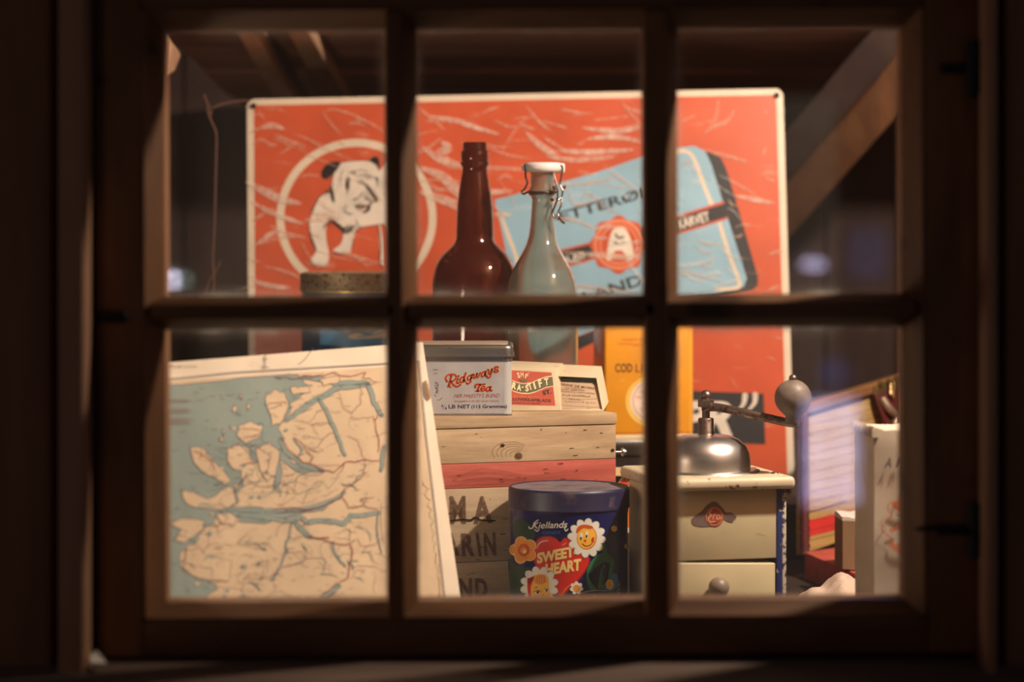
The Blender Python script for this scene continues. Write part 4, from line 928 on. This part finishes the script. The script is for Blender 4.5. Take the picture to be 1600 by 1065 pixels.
part('side_panel', yawbox(gx_+math.cos(th)*(bh+.0042), gy_+math.sin(th)*(bh+.0042), .0023, bd+.0005, CT+.012, zbt, th, .0008), worn('flaking_cream', (206,192,168), (60,52,84), .5, 0, 80, .50, .54), gt, 50)
part('side_panel', yawbox(gx_-math.cos(th)*(bh+.001), gy_-math.sin(th)*(bh+.001), .0045, bd+.001, CT+.012, zbt, th, .001), ccr, gt, 50)
part('base', yawbox(gx_, gy_, .066, .074, CT, CT+.012, th, .003), cct, gt, 50)
dz = yawbox(gx_, gy_-.002, bh-.0052, bd, CT+.013, zc(873,2.87)-.0012, th, .0012)
for v in dz.verts:
    if v.co.z > CT+.02: v.co.z += -.0035*((v.co.x-(gx_-.05))/.11)
drw = part('drawer', dz, ccr, gt, 50)
gn = Vector((math.sin(th), -math.cos(th), 0)); gu = Vector((math.cos(th), math.sin(th), 0))
kf = Vector((gx_, gy_, 0)) + gn*(bd+.002)
KP = Plane(kf, kf+gu, kf+Vector((0,0,1))); kp = KP.at(1118, 915)
bm = bmesh.new(); bmesh.ops.create_uvsphere(bm, u_segments=24, v_segments=16, radius=.0104, matrix=Matrix.Translation(kp+gn*.011)); tube(bm, [kp, kp+gn*.006], .005, 12)
part('knob', bm, plain('grey_knob', (128,110,94), .45), drw, 60)
fp = Vector((gx_, gy_, 0)) + gn*bd; FP = Plane(fp, fp+gu, fp+Vector((0,0,1)))
A = Art(FP, 1060, 760, 5.917); stn = plain('glue_stain', (112,90,82), .7); lr = plain('decal_red', (178,74,56), .5); lc = plain('decal_cream', (214,170,130), .5)
A.poly([(120,300),(150,270),(210,230),(260,170),(310,138),(350,140),(400,185),(435,235),(460,240),(480,235),(540,275),(520,300),(500,330),(460,325),(420,300),(350,372),(290,366),(220,372),(150,360),(125,340)], stn, 1)
A.ell(332,275,88,92,lr,2); A.ring(330,275,74,78,5,lc,3); A.ell(336,272,64,64,lr,4)
A.stroke([(305,215),(280,240),(300,260),(275,290),(290,325),(330,320)], 11, lc, 5); A.stroke([(318,300),(322,262),(345,262)], 9, lc, 5); A.stroke([(375,262),(352,272),(355,300),(380,285),(376,262),(392,296)], 9, lc, 5)
for k in range(14): A.ell(440+random.uniform(0,90), 240+random.uniform(0,90), random.uniform(2,7), random.uniform(2,7), stn, 1, 0, 7)
A.build('round_decal', gt, 'round red decal with cream script on a brown glue stain')
A = Art(FP, 1060, 760, 5.917); A.stroke([(715,432),(760,442),(800,456)], 2.5, fade('crack', (90,60,40), .9), 1); A.build('paint_crack', gt)
chrome = worn('worn_chrome', (226,220,214), (150,130,112), .34, 1.0, 50, .62, .8, rough2=.45); rsm = worn('rusty_steel', (128,108,98), (84,54,40), .4, .85, 140, .5, .62, rough2=.7)
dm = [(.0, 682), (20, 682), (38, 684), (52, 690), (62, 699), (67.5, 710), (69.5, 722), (70, 736)]
part('dome', lathe(bmesh.new(), [(r*2.93/F, PZ+.0020+(736-y)*2.93/F*1.0) for r, y in dm] + [(.0480, PZ+.0018), (.0545, PZ+.0012), (.0552, PZ)], gx_, gy_, 72), chrome, gt, 60)
dzt = PZ+.002+54*2.93/F
part('collar', lathe(bmesh.new(), [(0, dzt+.0165), (.0072, dzt+.0165), (.0080, dzt+.0155), (.0080, dzt+.001), (.0088, dzt), (0, dzt)], gx_, gy_, 32), rsm, gt, 40)
hz = Z(637, 2.93)
part('shaft', lathe(bmesh.new(), [(0, hz+.004), (.0040, hz+.004), (.0040, dzt+.015), (0, dzt+.015)], gx_, gy_, 24), rsm, gt, 40)
crk = part('crank', None or (lambda bm: (tube(bm, cr([tuple(v) for v in (Vector((gx_-.004, gy_-.001, hz)), P(1120,636,2.925), P(1160,644,2.91), P(1200,653,2.90), P(1232,660,2.89), P(1248,661,2.885))]), [.0052]+[.0044]*24+[.0040], 10), bm)[1])(bmesh.new()), rsm, gt, 60)
for v in crk.data.vertices:                            # flatten the crank arm
    pass
bm = bmesh.new(); lathe(bm, [(0, hz+.009), (.0078, hz+.009), (.0082, hz+.008), (.0082, hz+.002), (.0078, hz+.001), (0, hz+.001)], gx_, gy_, 6); part('hex_nut', bm, rsm, crk, 20)
bm = bmesh.new(); bmesh.ops.create_uvsphere(bm, u_segments=20, v_segments=12, radius=.0058, matrix=Matrix.Translation((gx_, gy_, hz+.0125))); part('cap_nut', bm, rsm, crk, 60)
bcx, bcy = X(1239,2.888), 2.888; zb_ = lambda y: Z(y, 2.888)
pf = [(0, zb_(593))] + [(math.sin(t)*29*2.888/F, zb_(621)+math.cos(t)*28.5*2.888/F) for t in [PI*i/20 for i in range(1, 17)]] + [(.0078, zb_(650)), (.0082, zb_(655)), (.0072, zb_(660)), (0, zb_(660))]
part('knob', lathe(bmesh.new(), pf, bcx, bcy, 40), worn('grey_wood_ball', (120,104,92), (92,70,54), .5, 0, 60, .5, .7), crk, 60)
bm = bmesh.new(); bmesh.ops.create_uvsphere(bm, u_segments=16, v_segments=10, radius=.0042, matrix=Matrix.Translation((bcx, bcy, zb_(591)))); part('knob_rivet', bm, rsm, crk, 60)
bm = bmesh.new(); p = Vector((gx_, gy_, 0)) + gu*.052 - gn*.005; lathe(bm, [(0, PZ+.0022), (.003, PZ+.0018), (.0042, PZ)], p.x, p.y, 12); part('screw', bm, rsm, gt, 60); bm = bmesh.new(); p = Vector((gx_, gy_, 0)) + gu*.058 + gn*.045; lathe(bm, [(0, PZ+.0020), (.003, PZ+.0016), (.0042, PZ)], p.x, p.y, 12); part('screw', bm, rsm, gt, 60)

# ================================================================ map
mp = thing('map_sheet', 'old printed map of a coast with fjords and red roads, leaning behind the left panes', 'map', (X(450,2.6), 2.6, CT))
mTR, mBR, mTL = P(661,534,2.82), P(735,1035,2.72), P(196,571,2.60)
MP = Plane(mTR, mBR, mTL)
MP = type('S', (), {})()
nrm = (mTL-mTR).cross(mBR-mTR).normalized(); nrm = -nrm if nrm.y > 0 else nrm
class MapS:
    def at(s, px, py, off=0):
        r = Vector(((px-CX)/F, 1, (HOR-py)/F)); return r*(mTR.dot(nrm)/r.dot(nrm)) + nrm*off
MS = MapS()
zbot = CT
def msolve(px, z):
    lo, hi = 900, 1300
    for _ in range(40):
        m_ = (lo+hi)/2
        if MS.at(px, m_).z > z: lo = m_
        else: hi = m_
    return lo
corner = [(205,570.3), (661,534), (735, 0), (185, 0)]
corner[2] = (735, msolve(735, CT+.0008)); corner[3] = (185, msolve(185, CT+.0008))
cf = [MS.at(*p) for p in corner]
mpaper = worn('map_paper', (228,208,182), (200,160,120), .75, 0, 18, .66, .85, bmp=.02)
part('board', hexa(bmesh.new(), cf + [p-nrm*.003 for p in cf], .0005, 1), mpaper, mp)
A = Art(MS, 240, 520, 2.42, step=.0002)
land = worn('map_land', (212,182,146), (196,164,130), .75, 0, 25, .5, .8, bmp=.02); sea = worn('map_sea', (132,144,134), (144,152,140), .75, 0, 25, .45, .8, bmp=.02)
coast = fade('map_coast_line', (104,96,110), .55); road = fade('map_road_red', (150,64,62), .7); road2 = fade('map_road_violet', (120,70,86), .55); mt = fade('map_ink', (70,60,76), .6); neat = plain('map_neatline', (96,70,76)); grn = fade('map_green', (120,150,120), .5)
rnd = random.Random(3); fade_sea = fade('map_pale_water', (120,138,134), .5)
def jag(pts, amp=5, closed=True, sub=3):
    amp *= 1.5
    for _ in range(sub):
        o = []
        n = len(pts)
        for i in range(n if closed else n-1):
            a, b_ = pts[i], pts[(i+1) % n]; d = math.dist(a, b_); j = min(amp, d*.22)
            o += [a, ((a[0]+b_[0])/2+rnd.uniform(-j, j), (a[1]+b_[1])/2+rnd.uniform(-j, j))]
        if not closed: o.append(pts[-1])
        pts = o; amp *= .6
    return pts
A.poly([(-78,208),(0,188),(300,166),(600,147),(885,128),(1000,122),(1025,400),(1060,700),(1115,1180),(-110,1180)], land, 0)
def seap(pts, amp=6):
    q = jag(pts, amp); A.poly(q, sea, 1); A.stroke(q+[q[0]], 3, coast, 2, False, caps=False)
def fj(pts, w_, amp=4):
    q = jag(pts, amp, False, 2); A.stroke(q, w_+4, coast, 1.5, True, n=2, taper=.2); A.stroke(q, w_, sea, 2.5, True, n=2, taper=.2)
def isl(pts, amp=4):
    q = jag(pts, amp, True, 2); A.poly(q, land, 3); A.stroke(q+[q[0]], 3, coast, 3.5, False, caps=False)
seap([(-70,216),(50,196),(500,158),(560,172),(600,200),(565,225),(520,262),(505,310),(470,360),(495,400),(482,440),(520,490),(600,515),(640,525),(560,532),(480,480),(480,560),(452,600),(455,540),(472,450),(430,415),(385,432),(402,500),(370,480),(362,432),(300,420),(270,470),(290,500),(340,508),(335,560),(300,570),(320,640),(275,655),(440,672),(600,665),(700,618),(720,600),(700,630),(640,672),(500,700),(420,722),(240,695),(200,730),(160,790),(100,830),(108,900),(180,930),(330,985),(350,1010),(380,1100),(-96,1150)])
fj([(500,330),(560,290),(620,246),(700,205),(810,192)], 20); fj([(622,250),(655,300),(690,380),(722,462)], 14); fj([(560,170),(640,176),(700,192),(800,188),(830,262),(862,312)], 18); fj([(480,400),(500,450),(560,500),(640,520)], 16)
fj([(270,664),(450,672),(620,652),(720,602)], 14); fj([(320,690),(500,712),(560,700),(590,716),(660,712),(720,722),(742,690),(850,680)], 18); fj([(530,715),(560,745),(592,772)], 18); fj([(676,790),(688,840),(722,882)], 8); fj([(620,1010),(660,985),(700,956)], 18); fj([(520,720),(500,790),(505,830)], 6)
fj([(870,430),(858,520)], 14); fj([(848,680),(846,760),(860,830)], 5); fj([(440,935),(480,880),(500,810)], 5); fj([(370,430),(395,480)], 8); fj([(455,590),(470,510),(478,440)], 9); fj([(300,640),(330,580),(345,530)], 9); fj([(530,400),(560,440),(545,470)], 6)
isl([(420,245),(450,215),(492,225),(508,268),(500,300),(478,345),(440,352),(436,300)]); isl([(318,350),(365,335),(412,350),(402,392),(345,418),(312,385)]); isl([(136,432),(186,438),(222,480),(292,560),(272,578),(205,540),(150,490)])
isl([(100,592),(150,602),(200,628),(268,585),(300,590),(312,640),(250,668),(160,662),(120,640)]); isl([(52,722),(110,702),(190,712),(188,740),(112,795),(72,790),(105,742)]); isl([(120,760+60),(170,810),(215,850),(290,860),(280,940),(170,930),(110,890)]); isl([(395,325-150),(520,205),(588,202),(592,226),(525,236)],3) if False else isl([(515,206),(588,202),(592,224),(525,234)])
isl([(622,178),(700,165),(692,190),(640,202)]); isl([(300,272),(318,280),(308,302),(294,290)],2); isl([(320,235),(334,240),(330,256)],2); isl([(255,365),(272,372),(262,392)],2); isl([(244,398),(262,400),(255,414)],2); isl([(350,270),(368,276),(355,296)],2); isl([(455,168),(480,165),(478,176)],2); isl([(275,440),(320,420),(352,450),(390,520),(400,560),(340,580),(330,520),(290,505)]); isl([(385,440),(440,415),(475,450),(460,540),(430,560),(400,520)])
isl([(190,1000),(240,960),(340,975),(330,1000),(260,1015)]); isl([(230,690),(290,680),(330,700),(300,730),(250,720)])
for p_, w_, m_ in (([(470,170),(520,175),(600,165),(680,150),(740,165),(800,150)], 5, road), ([(560,160),(590,172),(640,150)], 4, road2), ([(800,150),(790,170),(840,185)], 4, road), ([(800,195),(860,185)], 3, road2),
    ([(480,400),(520,450),(560,490),(640,522),(675,528),(720,490),(790,480),(850,485)], 6, road), ([(530,395),(570,430),(600,470),(590,500)], 5, road), ([(600,440),(640,400),(680,380)], 4, road2), ([(570,420),(610,450),(640,440)], 4, road2), ([(560,300),(600,290)], 3, mt), ([(530,330),(600,345),(680,340)], 3, road2), ([(640,400),(600,395),(560,400)], 3, road2), ([(600,350),(620,390)], 3, road2),
    ([(700,230),(720,290),(745,305),(780,270),(790,230),(780,200)], 4, road2), ([(740,320),(800,322),(830,315)], 3, road2), ([(830,320),(850,400),(845,450)], 5, road), ([(845,310),(830,330)], 4, road),
    ([(730,390),(770,405),(785,460),(800,500)], 4, road2), ([(720,490),(690,540)], 4, road2), ([(800,500),(790,540),(720,590),(710,620),(735,660),(800,655),(845,665)], 5, road), ([(450,670),(560,668),(640,655),(710,620)], 6, road), ([(450,680),(520,674),(600,668)], 4, road2), ([(800,655),(780,630),(830,620)], 4, road),
    ([(350,610),(440,605),(520,590),(540,610),(600,590),(640,560),(660,590),(700,540)], 4, grn), ([(530,610),(545,540),(640,530)], 4, road2), ([(430,480),(425,530),(460,545)], 4, road2), ([(600,775),(640,778),(680,792),(740,796),(748,850),(735,915),(700,945),(640,985)], 6, road), ([(590,770),(660,775)], 8, road), ([(740,796),(770,780),(790,805),(830,800)], 4, road2), ([(740,740),(738,790)], 3, mt), ([(505,775),(590,770)], 3, mt),
    ([(500,830),(560,828),(570,860),(500,880),(440,920),(400,930),(340,925)], 4, road2), ([(340,925),(330,985)], 4, road2), ([(560,860),(640,850),(650,880)], 3, mt), ([(740,890),(800,880),(850,890)], 3, mt), ([(430,265),(490,262),(500,270)], 4, road), ([(430,290),(480,275)], 4, road2), ([(330,360),(400,370)], 4, road), ([(340,400),(400,380)], 4, road), ([(330,500),(390,490)], 6, road), ([(150,445),(200,470),(230,520)], 5, road), ([(180,440),(170,480)], 4, road2), ([(600,500),(720,500)], 3, road2), ([(540,740),(600,700)], 3, mt),
    ([(350,560),(400,580),(480,570),(540,600)], 4, road2), ([(300,610),(330,560),(350,530)], 5, road2), ([(400,440),(440,470),(430,500)], 3, road2), ([(860,640),(858,720),(870,800)], 3, road2), ([(620,560),(580,600),(560,650)], 3, mt), ([(680,600),(640,620)], 3, road2)):
    A.stroke(jag(p_, 4, False, 2), w_*.8, m_, 5, True, n=2, taper=.3)
blot = fade('map_land_speck', (206,176,142), .9)
for k in range(60):
    x, y = rnd.uniform(100, 520), rnd.uniform(250, 1000); a = rnd.uniform(3, 10)
    if x < 240 and y < 560: continue
    A.poly(jag([(x+a*(1+.5*rnd.random())*math.cos(t), y+a*(.6+.4*rnd.random())*math.sin(t)) for t in (0, 1.2, 2.4, 3.6, 4.9)], 3, True, 1), rnd.choice([land, sea, sea, blot]), 4)
for k in range(34):
    x, y = rnd.uniform(60, 860), rnd.uniform(560, 1010); a = rnd.gauss(0, .5); l = rnd.uniform(15, 45)
    A.stroke(jag([(x, y), (x+l*math.cos(a), y+l*math.sin(a)), (x+2*l*math.cos(a+.3), y+2*l*math.sin(a+.3))], 8, False, 2), rnd.uniform(3, 9), rnd.choice([sea, fade_sea]), 4, True, n=2, taper=.8)
for k in range(260):
    x, y = rnd.uniform(40, 860), rnd.uniform(200, 1000); l = rnd.uniform(6, 30)
    A.stroke(jag([(x, y), (x+l, y+rnd.uniform(-5, 5))], 4, False, 2), rnd.uniform(1.6, 3), rnd.choice([mt, coast, road2]), 6, False, taper=.4)
for k in range(70):
    x, y = rnd.uniform(150, 860), rnd.uniform(330 if k % 2 else 560, 990); pts = [(x, y)]; a = rnd.uniform(0, 6)
    for j in range(4): a += rnd.uniform(-.9, .9); pts.append((pts[-1][0]+22*math.cos(a), pts[-1][1]+22*math.sin(a)))
    A.stroke(pts, 1.8, rnd.choice([road2, coast, mt, grn]), 5, taper=.5)
for y0, n in ((255, 2), (290, 3), (325, 4)):
    for j in range(n): A.stroke([(50, y0+7*j), (130+10*(j % 2), y0-2+7*j)], 2, road, 6, False)
A.text('Bygrnnes', (60,130), (160,132), 11, mt, 6, 0); A.text('Ser Kystkart', (325,806), (440,800), 9, mt, 6)
A.stroke([(420,85),(420,132)], 3, neat, 6, False); A.stroke([(412,100),(428,100)], 3, neat, 6, False); A.stroke([(408,128),(432,132)], 3, neat, 6, False); A.stroke([(600,60),(570,100),(545,120)], 3, coast, 6)
A.stroke([(-75,190),(300,150),(600,132),(860,117),(1002,108)], 3.5, neat, 6, False); A.stroke([(1002,108),(1030,400),(1066,700),(1118,1180)], 3.5, neat, 6, False)
for k in range(10): A.stroke(jag([(1018+k*8, 560+45*k), (1045+k*4, 585+42*k), (1030+k*6, 600+45*k)], 5, False, 2), 3, rnd.choice([grn, land]), 6)
A.poly([(1018,188),(1030,185),(1045,240),(1035,255),(1022,235)], fade('tape_brown', (140,104,70), .8), 7, True)
A.build('printed_map', mp, 'coastline, fjords and roads printed in blue, buff and red')

# ================================================================ suitcase, bag, cloth on the right
pinkl = worn('faded_red_lining', (196,84,70), (150,60,50), .7, 0, 40, .5, .7); strw = wood('yellow_woven_straw', (150,120,66), (190,160,98), (6, 6, 150), .75, .8); leat = worn('dark_red_leather', (86,26,24), (50,18,18), .5, 0, 60, .5, .7)
brass = plain('old_brass', (150,124,84), .35, .8); railw = wood('case_rail', (100,66,40), (150,108,66), (4, 4, 40), .6, .4)
cs = thing('open_case', 'open woven case, yellow lid with a red stripe, right of the enamel sign', 'suitcase', (X(1330,3.2), 3.2, CT))
lA, lT, lTR, lBR = P(1256,866,3.32), P(1254,645,3.345), P(1460,583,3.52), P(1460,800,3.48)
ln = (lTR-lT).cross(lA-lT).normalized(); ln = -ln if ln.y > 0 else ln
lBR = lA + (lTR-lT)
part('lid', hexa(bmesh.new(), [lT, lTR, lBR, lA, lT-ln*.012, lTR-ln*.012, lBR-ln*.012, lA-ln*.012], .001, 1), strw, cs)
A = Art(Plane(lA, lBR, lT)); rst = plain('red_stripe', (192,44,38), .6)
A.poly([(1256,814),(1330,797),(1460,768),(1460,792),(1330,822),(1256,839)], rst, 1)
blu = fade('straw_shadow_line', (120,90,44), .6)
for k in range(13): A.stroke([(1259,665+15*k), (1330,648+15*k), (1440,615+15*k)], 1.2, blu, 1, False)
A.stroke([(1262,800),(1300,790),(1320,782)], 2, M['black'], 2)
A.build('painted_stripe', cs, 'red stripe and weave lines')
bm = bmesh.new(); pts = []
for k in range(34):
    t = k/33; p = lerp(lT, lA, t) + ln*.002; pts.append(p)
tube(bm, pts, [.0048+.0012*(k % 2) for k in range(34)], 10); part('edge_binding', bm, leat, cs, 60)
up = (lT-lA).normalized()
bm = bmesh.new(); hexa(bm, [lT+ln*.008+up*.011, lTR+ln*.008+up*.011, lTR+ln*.008-up*.002, lT+ln*.008-up*.002, lT-ln*.014+up*.011, lTR-ln*.014+up*.011, lTR-ln*.014-up*.002, lT-ln*.014-up*.002], .003, 3); part('top_rail', bm, railw, cs, 40)
LP = Plane(lA+ln*.011, lBR+ln*.011, lT+ln*.011)
def lp(x, y, o=0): return LP.at(x, y, o)
lt_ = part('latch', hexa(bmesh.new(), [lp(1366,604,.002), lp(1412,590,.002), lp(1412,604,.002), lp(1366,618,.002), lp(1366,604,-.004), lp(1412,590,-.004), lp(1412,604,-.004), lp(1366,618,-.004)], .001, 2), brass, cs, 40)
bm = bmesh.new()
for x, y in ((1372,600),(1384,596),(1396,592),(1408,588)): tube(bm, [lp(x, y, .002), lp(x, y, .007)], .0032, 10)
part('latch_screw', bm, brass, lt_, 50)
bm = bmesh.new(); tube(bm, cr([tuple(lp(x, y, o)) for x, y, o in ((1384,600,.008),(1382,618,.010),(1386,600,.012))]), .0012, 6); tube(bm, cr([tuple(lp(x, y, o)) for x, y, o in ((1390,596,.008),(1386,622,.010))]), .0012, 6); part('latch_wire', bm, brass, lt_, 50)
part('leather_tab', hexa(bmesh.new(), [lp(1364,617,.003), lp(1404,606,.003), lp(1398,668,.010), lp(1378,672,.010), lp(1364,617,.0), lp(1404,606,.0), lp(1398,668,.006), lp(1378,672,.006)], .001, 2), leat, cs, 40)
bm = bmesh.new()
pp = cr([tuple(lp(x, y, o)) for x, y, o in ((1372,622,.006),(1378,640,.012),(1388,652,.013),(1386,664,.012))]); 
tube(bm, pp, .0052, 8); part('hasp', bm, plain('hasp_metal', (150,130,110), .4, .6), cs, 60)
sA, sB, sC, sD = P(1257,862,3.315), P(1352,899,3.09), P(1480,880,3.22), P(1400,835,3.45)
zs_ = sA.z
fix = lambda p, z: Vector((p.x, p.y, z))
part('case_base', hexa(bmesh.new(), [fix(sA,zs_), fix(sB,zs_), fix(sB,CT), fix(sA,CT), fix(sD,zs_), fix(sC,zs_), fix(sC,CT), fix(sD,CT)], .002, 2), pinkl, cs, 40)['label'] = 'faded red base'
cbx = thing('cardboard_box', 'small brown cardboard box with a torn white top standing on the red case base', 'box', (X(1335,3.16), 3.17, zs_))
ca = worn('brown_card', (156,122,90), (110,84,62), .85, 0, 60, .6, .8); zk = Z(813, 3.15)
p0, p1, p2, p3 = Vector((X(1316,3.15), 3.15, 0)), Vector((X(1380,3.12), 3.13, 0)), Vector((X(1372,3.2), 3.205, 0)), Vector((X(1304,3.2), 3.20, 0))
part('carton', hexa(bmesh.new(), [fix(p0,zk), fix(p1,zk), fix(p1,zs_+.001), fix(p0,zs_+.001), fix(p3,zk), fix(p2,zk), fix(p2,zs_+.001), fix(p3,zs_+.001)], .0006, 1), ca, cbx)
bm = bmesh.new(); hexa(bm, [fix(p0,zk+.004), fix(p1,zk+.002), fix(p1,zk), fix(p0,zk), fix(p3,zk+.006), fix(p2,zk+.004), fix(p2,zk), fix(p3,zk)])
bmesh.ops.subdivide_edges(bm, edges=bm.edges[:], cuts=5, use_grid_fill=True)
for v in bm.verts:
    if v.co.z > zk+.001: v.co.z += .0025*noise.noise(v.co*300)
part('torn_top', bm, plain('torn_white_paper', (220,206,192), .85), cbx)
# paper bag / packet
bg = thing('paper_packet', 'tall creased white paper packet with an orange face drawing, behind the lower right pane', 'packet', (X(1400,2.72), 2.73, CT))
pap = worn('creased_paper', (206,188,166), (170,140,112), .8, 0, 30, .6, .85, bmp=.3)
bm = bmesh.new(); zt4 = Z(673, 2.70)
f0, f1, f2, f3 = Vector((X(1366,2.70), 2.70, 0)), Vector((X(1500,2.715), 2.715, 0)), Vector((X(1490,2.79), 2.80, 0)), Vector((X(1336,2.78), 2.78, 0))
NU, NV = 8, 26
cols = []
ringp = []
for a, b_ in ((f0, f1), (f1, f2), (f2, f3), (f3, f0)):
    for i in range(NU): ringp.append(lerp(a, b_, i/NU))
for j in range(NV+1):
    t = j/NV; z = CT + (zt4-CT)*t; row = []
    for i, p in enumerate(ringp):
        q = fix(p, z)
        if j == NV: q.z += .003*noise.noise(Vector((p.x*120, p.y*120, 3))) + (.003 if p.x < f0.x+.002 and p.y < 2.75 else 0)
        nz = noise.noise(Vector((p.x*30, p.y*30, z*22)))*.0016 + (noise.noise(Vector((p.x*70, p.y*70, z*60)))*.0015 if t > .82 else 0)
        q.y += nz; q.x += nz*.6
        row.append(bm.verts.new(q))
    cols.append(row)
n = len(ringp)
for j in range(NV):
    for i in range(n): bm.faces.new((cols[j][i], cols[j][(i+1) % n], cols[j+1][(i+1) % n], cols[j+1][i]))
cen = bm.verts.new(sum((v.co for v in cols[-1]), Vector())/n - Vector((0,0,.012)))
for i in range(n): bm.faces.new((cols[-1][i], cols[-1][(i+1) % n], cen))
part('packet_body', bm, pap, bg, 35)
bm = bmesh.new()
for k in range(7):
    p = lerp(f3, f0, k/6); hexa(bm, [fix(p, zt4+.001)+Vector((-.002,-.002,.002+.002*(k % 2))), fix(p, zt4+.001)+Vector((.004,-.002,.001)), fix(p, zt4-.006)+Vector((.004,-.003,-.003*(k % 3))), fix(p, zt4-.006)+Vector((-.002,-.003,0)),
              fix(p, zt4+.001)+Vector((-.002,.001,.002)), fix(p, zt4+.001)+Vector((.004,.001,.001)), fix(p, zt4-.006)+Vector((.004,.001,0)), fix(p, zt4-.006)+Vector((-.002,.001,0))])
part('torn_edge', bm, pap, bg)
A = Art(Plane(f0+Vector((0,-.0022,0)), f1+Vector((0,-.0022,0)), f0+Vector((0,-.0022,1))), 1330, 660, 3.8); gi = fade('grey_ink', (70,72,78), .85); oi = fade('orange_ink', (206,104,50), .85); od = fade('orange_wash', (214,120,70), .75)
A.text('A', (194,268), (236,266), 58, gi, 1, .02, .3); A.text('R', (262,264), (302,262), 58, gi, 1, .02, .3)
A.stroke([(310,370),(292,400),(282,440),(276,464),(232,478),(216,500),(224,530),(240,546),(212,580),(180,634),(212,666),(244,690)], 6, oi, 1)
A.poly([(240,490),(262,474),(330,470),(340,530),(290,524),(258,512)], oi, 1, True); A.poly([(220,640),(250,618),(290,606),(280,632),(240,648)], od, 1, True); A.poly([(232,700),(246,692),(256,720),(330,740),(330,790),(270,770),(230,735)], od, 1, True)
A.stroke([(265,545),(290,562),(320,568)], 4, gi, 1); A.stroke([(245,616),(275,598),(310,590)], 4, gi, 2); A.stroke([(270,716),(300,724)], 4, gi, 2); A.stroke([(256,612),(262,640)], 4, oi, 2); A.stroke([(276,606),(280,636)], 4, oi, 2)
A.build('printed_face', bg, 'orange line drawing of a face and grey capitals')
# cloth heap
bm = bmesh.new(); NX, NY = 44, 30; g = []
for j in range(NY+1):
    row = []
    for i in range(NX+1):
        u, v_ = i/NX, j/NY; x = .285 + .135*u; y = 2.86 + .20*v_
        if y < 0: pass
        h = max(0, math.sin(PI*min(1, u*1.02))**.6 * math.sin(PI*v_)**.7)
        s__ = 1-.35*(1-u)*(1-v_)
        z = CT + .001 + .052*h*s__ + h*(.005*math.sin(26*u+9*v_+2*math.sin(7*v_)) + .004*noise.noise(Vector((x*70, y*70, 0))))
        row.append(bm.verts.new((x, y, max(z, CT+.0006))))
    g.append(row)
for j in range(NY):
    for i in range(NX): bm.faces.new((g[j][i], g[j][i+1], g[j+1][i+1], g[j+1][i]))
bd_ = [g[0][i] for i in range(NX+1)] + [g[j][NX] for j in range(1, NY+1)] + [g[NY][i] for i in range(NX-1, -1, -1)] + [g[j][0] for j in range(NY-1, 0, -1)]
bv = [bm.verts.new((v.co.x, v.co.y, CT)) for v in bd_]
for i in range(len(bd_)): k = (i+1) % len(bd_); bm.faces.new((bd_[i], bd_[k], bv[k], bv[i]))
tag(part('linen_cloth', bm, plain('pinkish_linen', (196,170,150), .9, vs=200, bmp=.3), loc=(.35, 2.95, CT), smooth=60), 'crumpled pinkish linen cloth between the grinder and the paper packet', 'cloth')
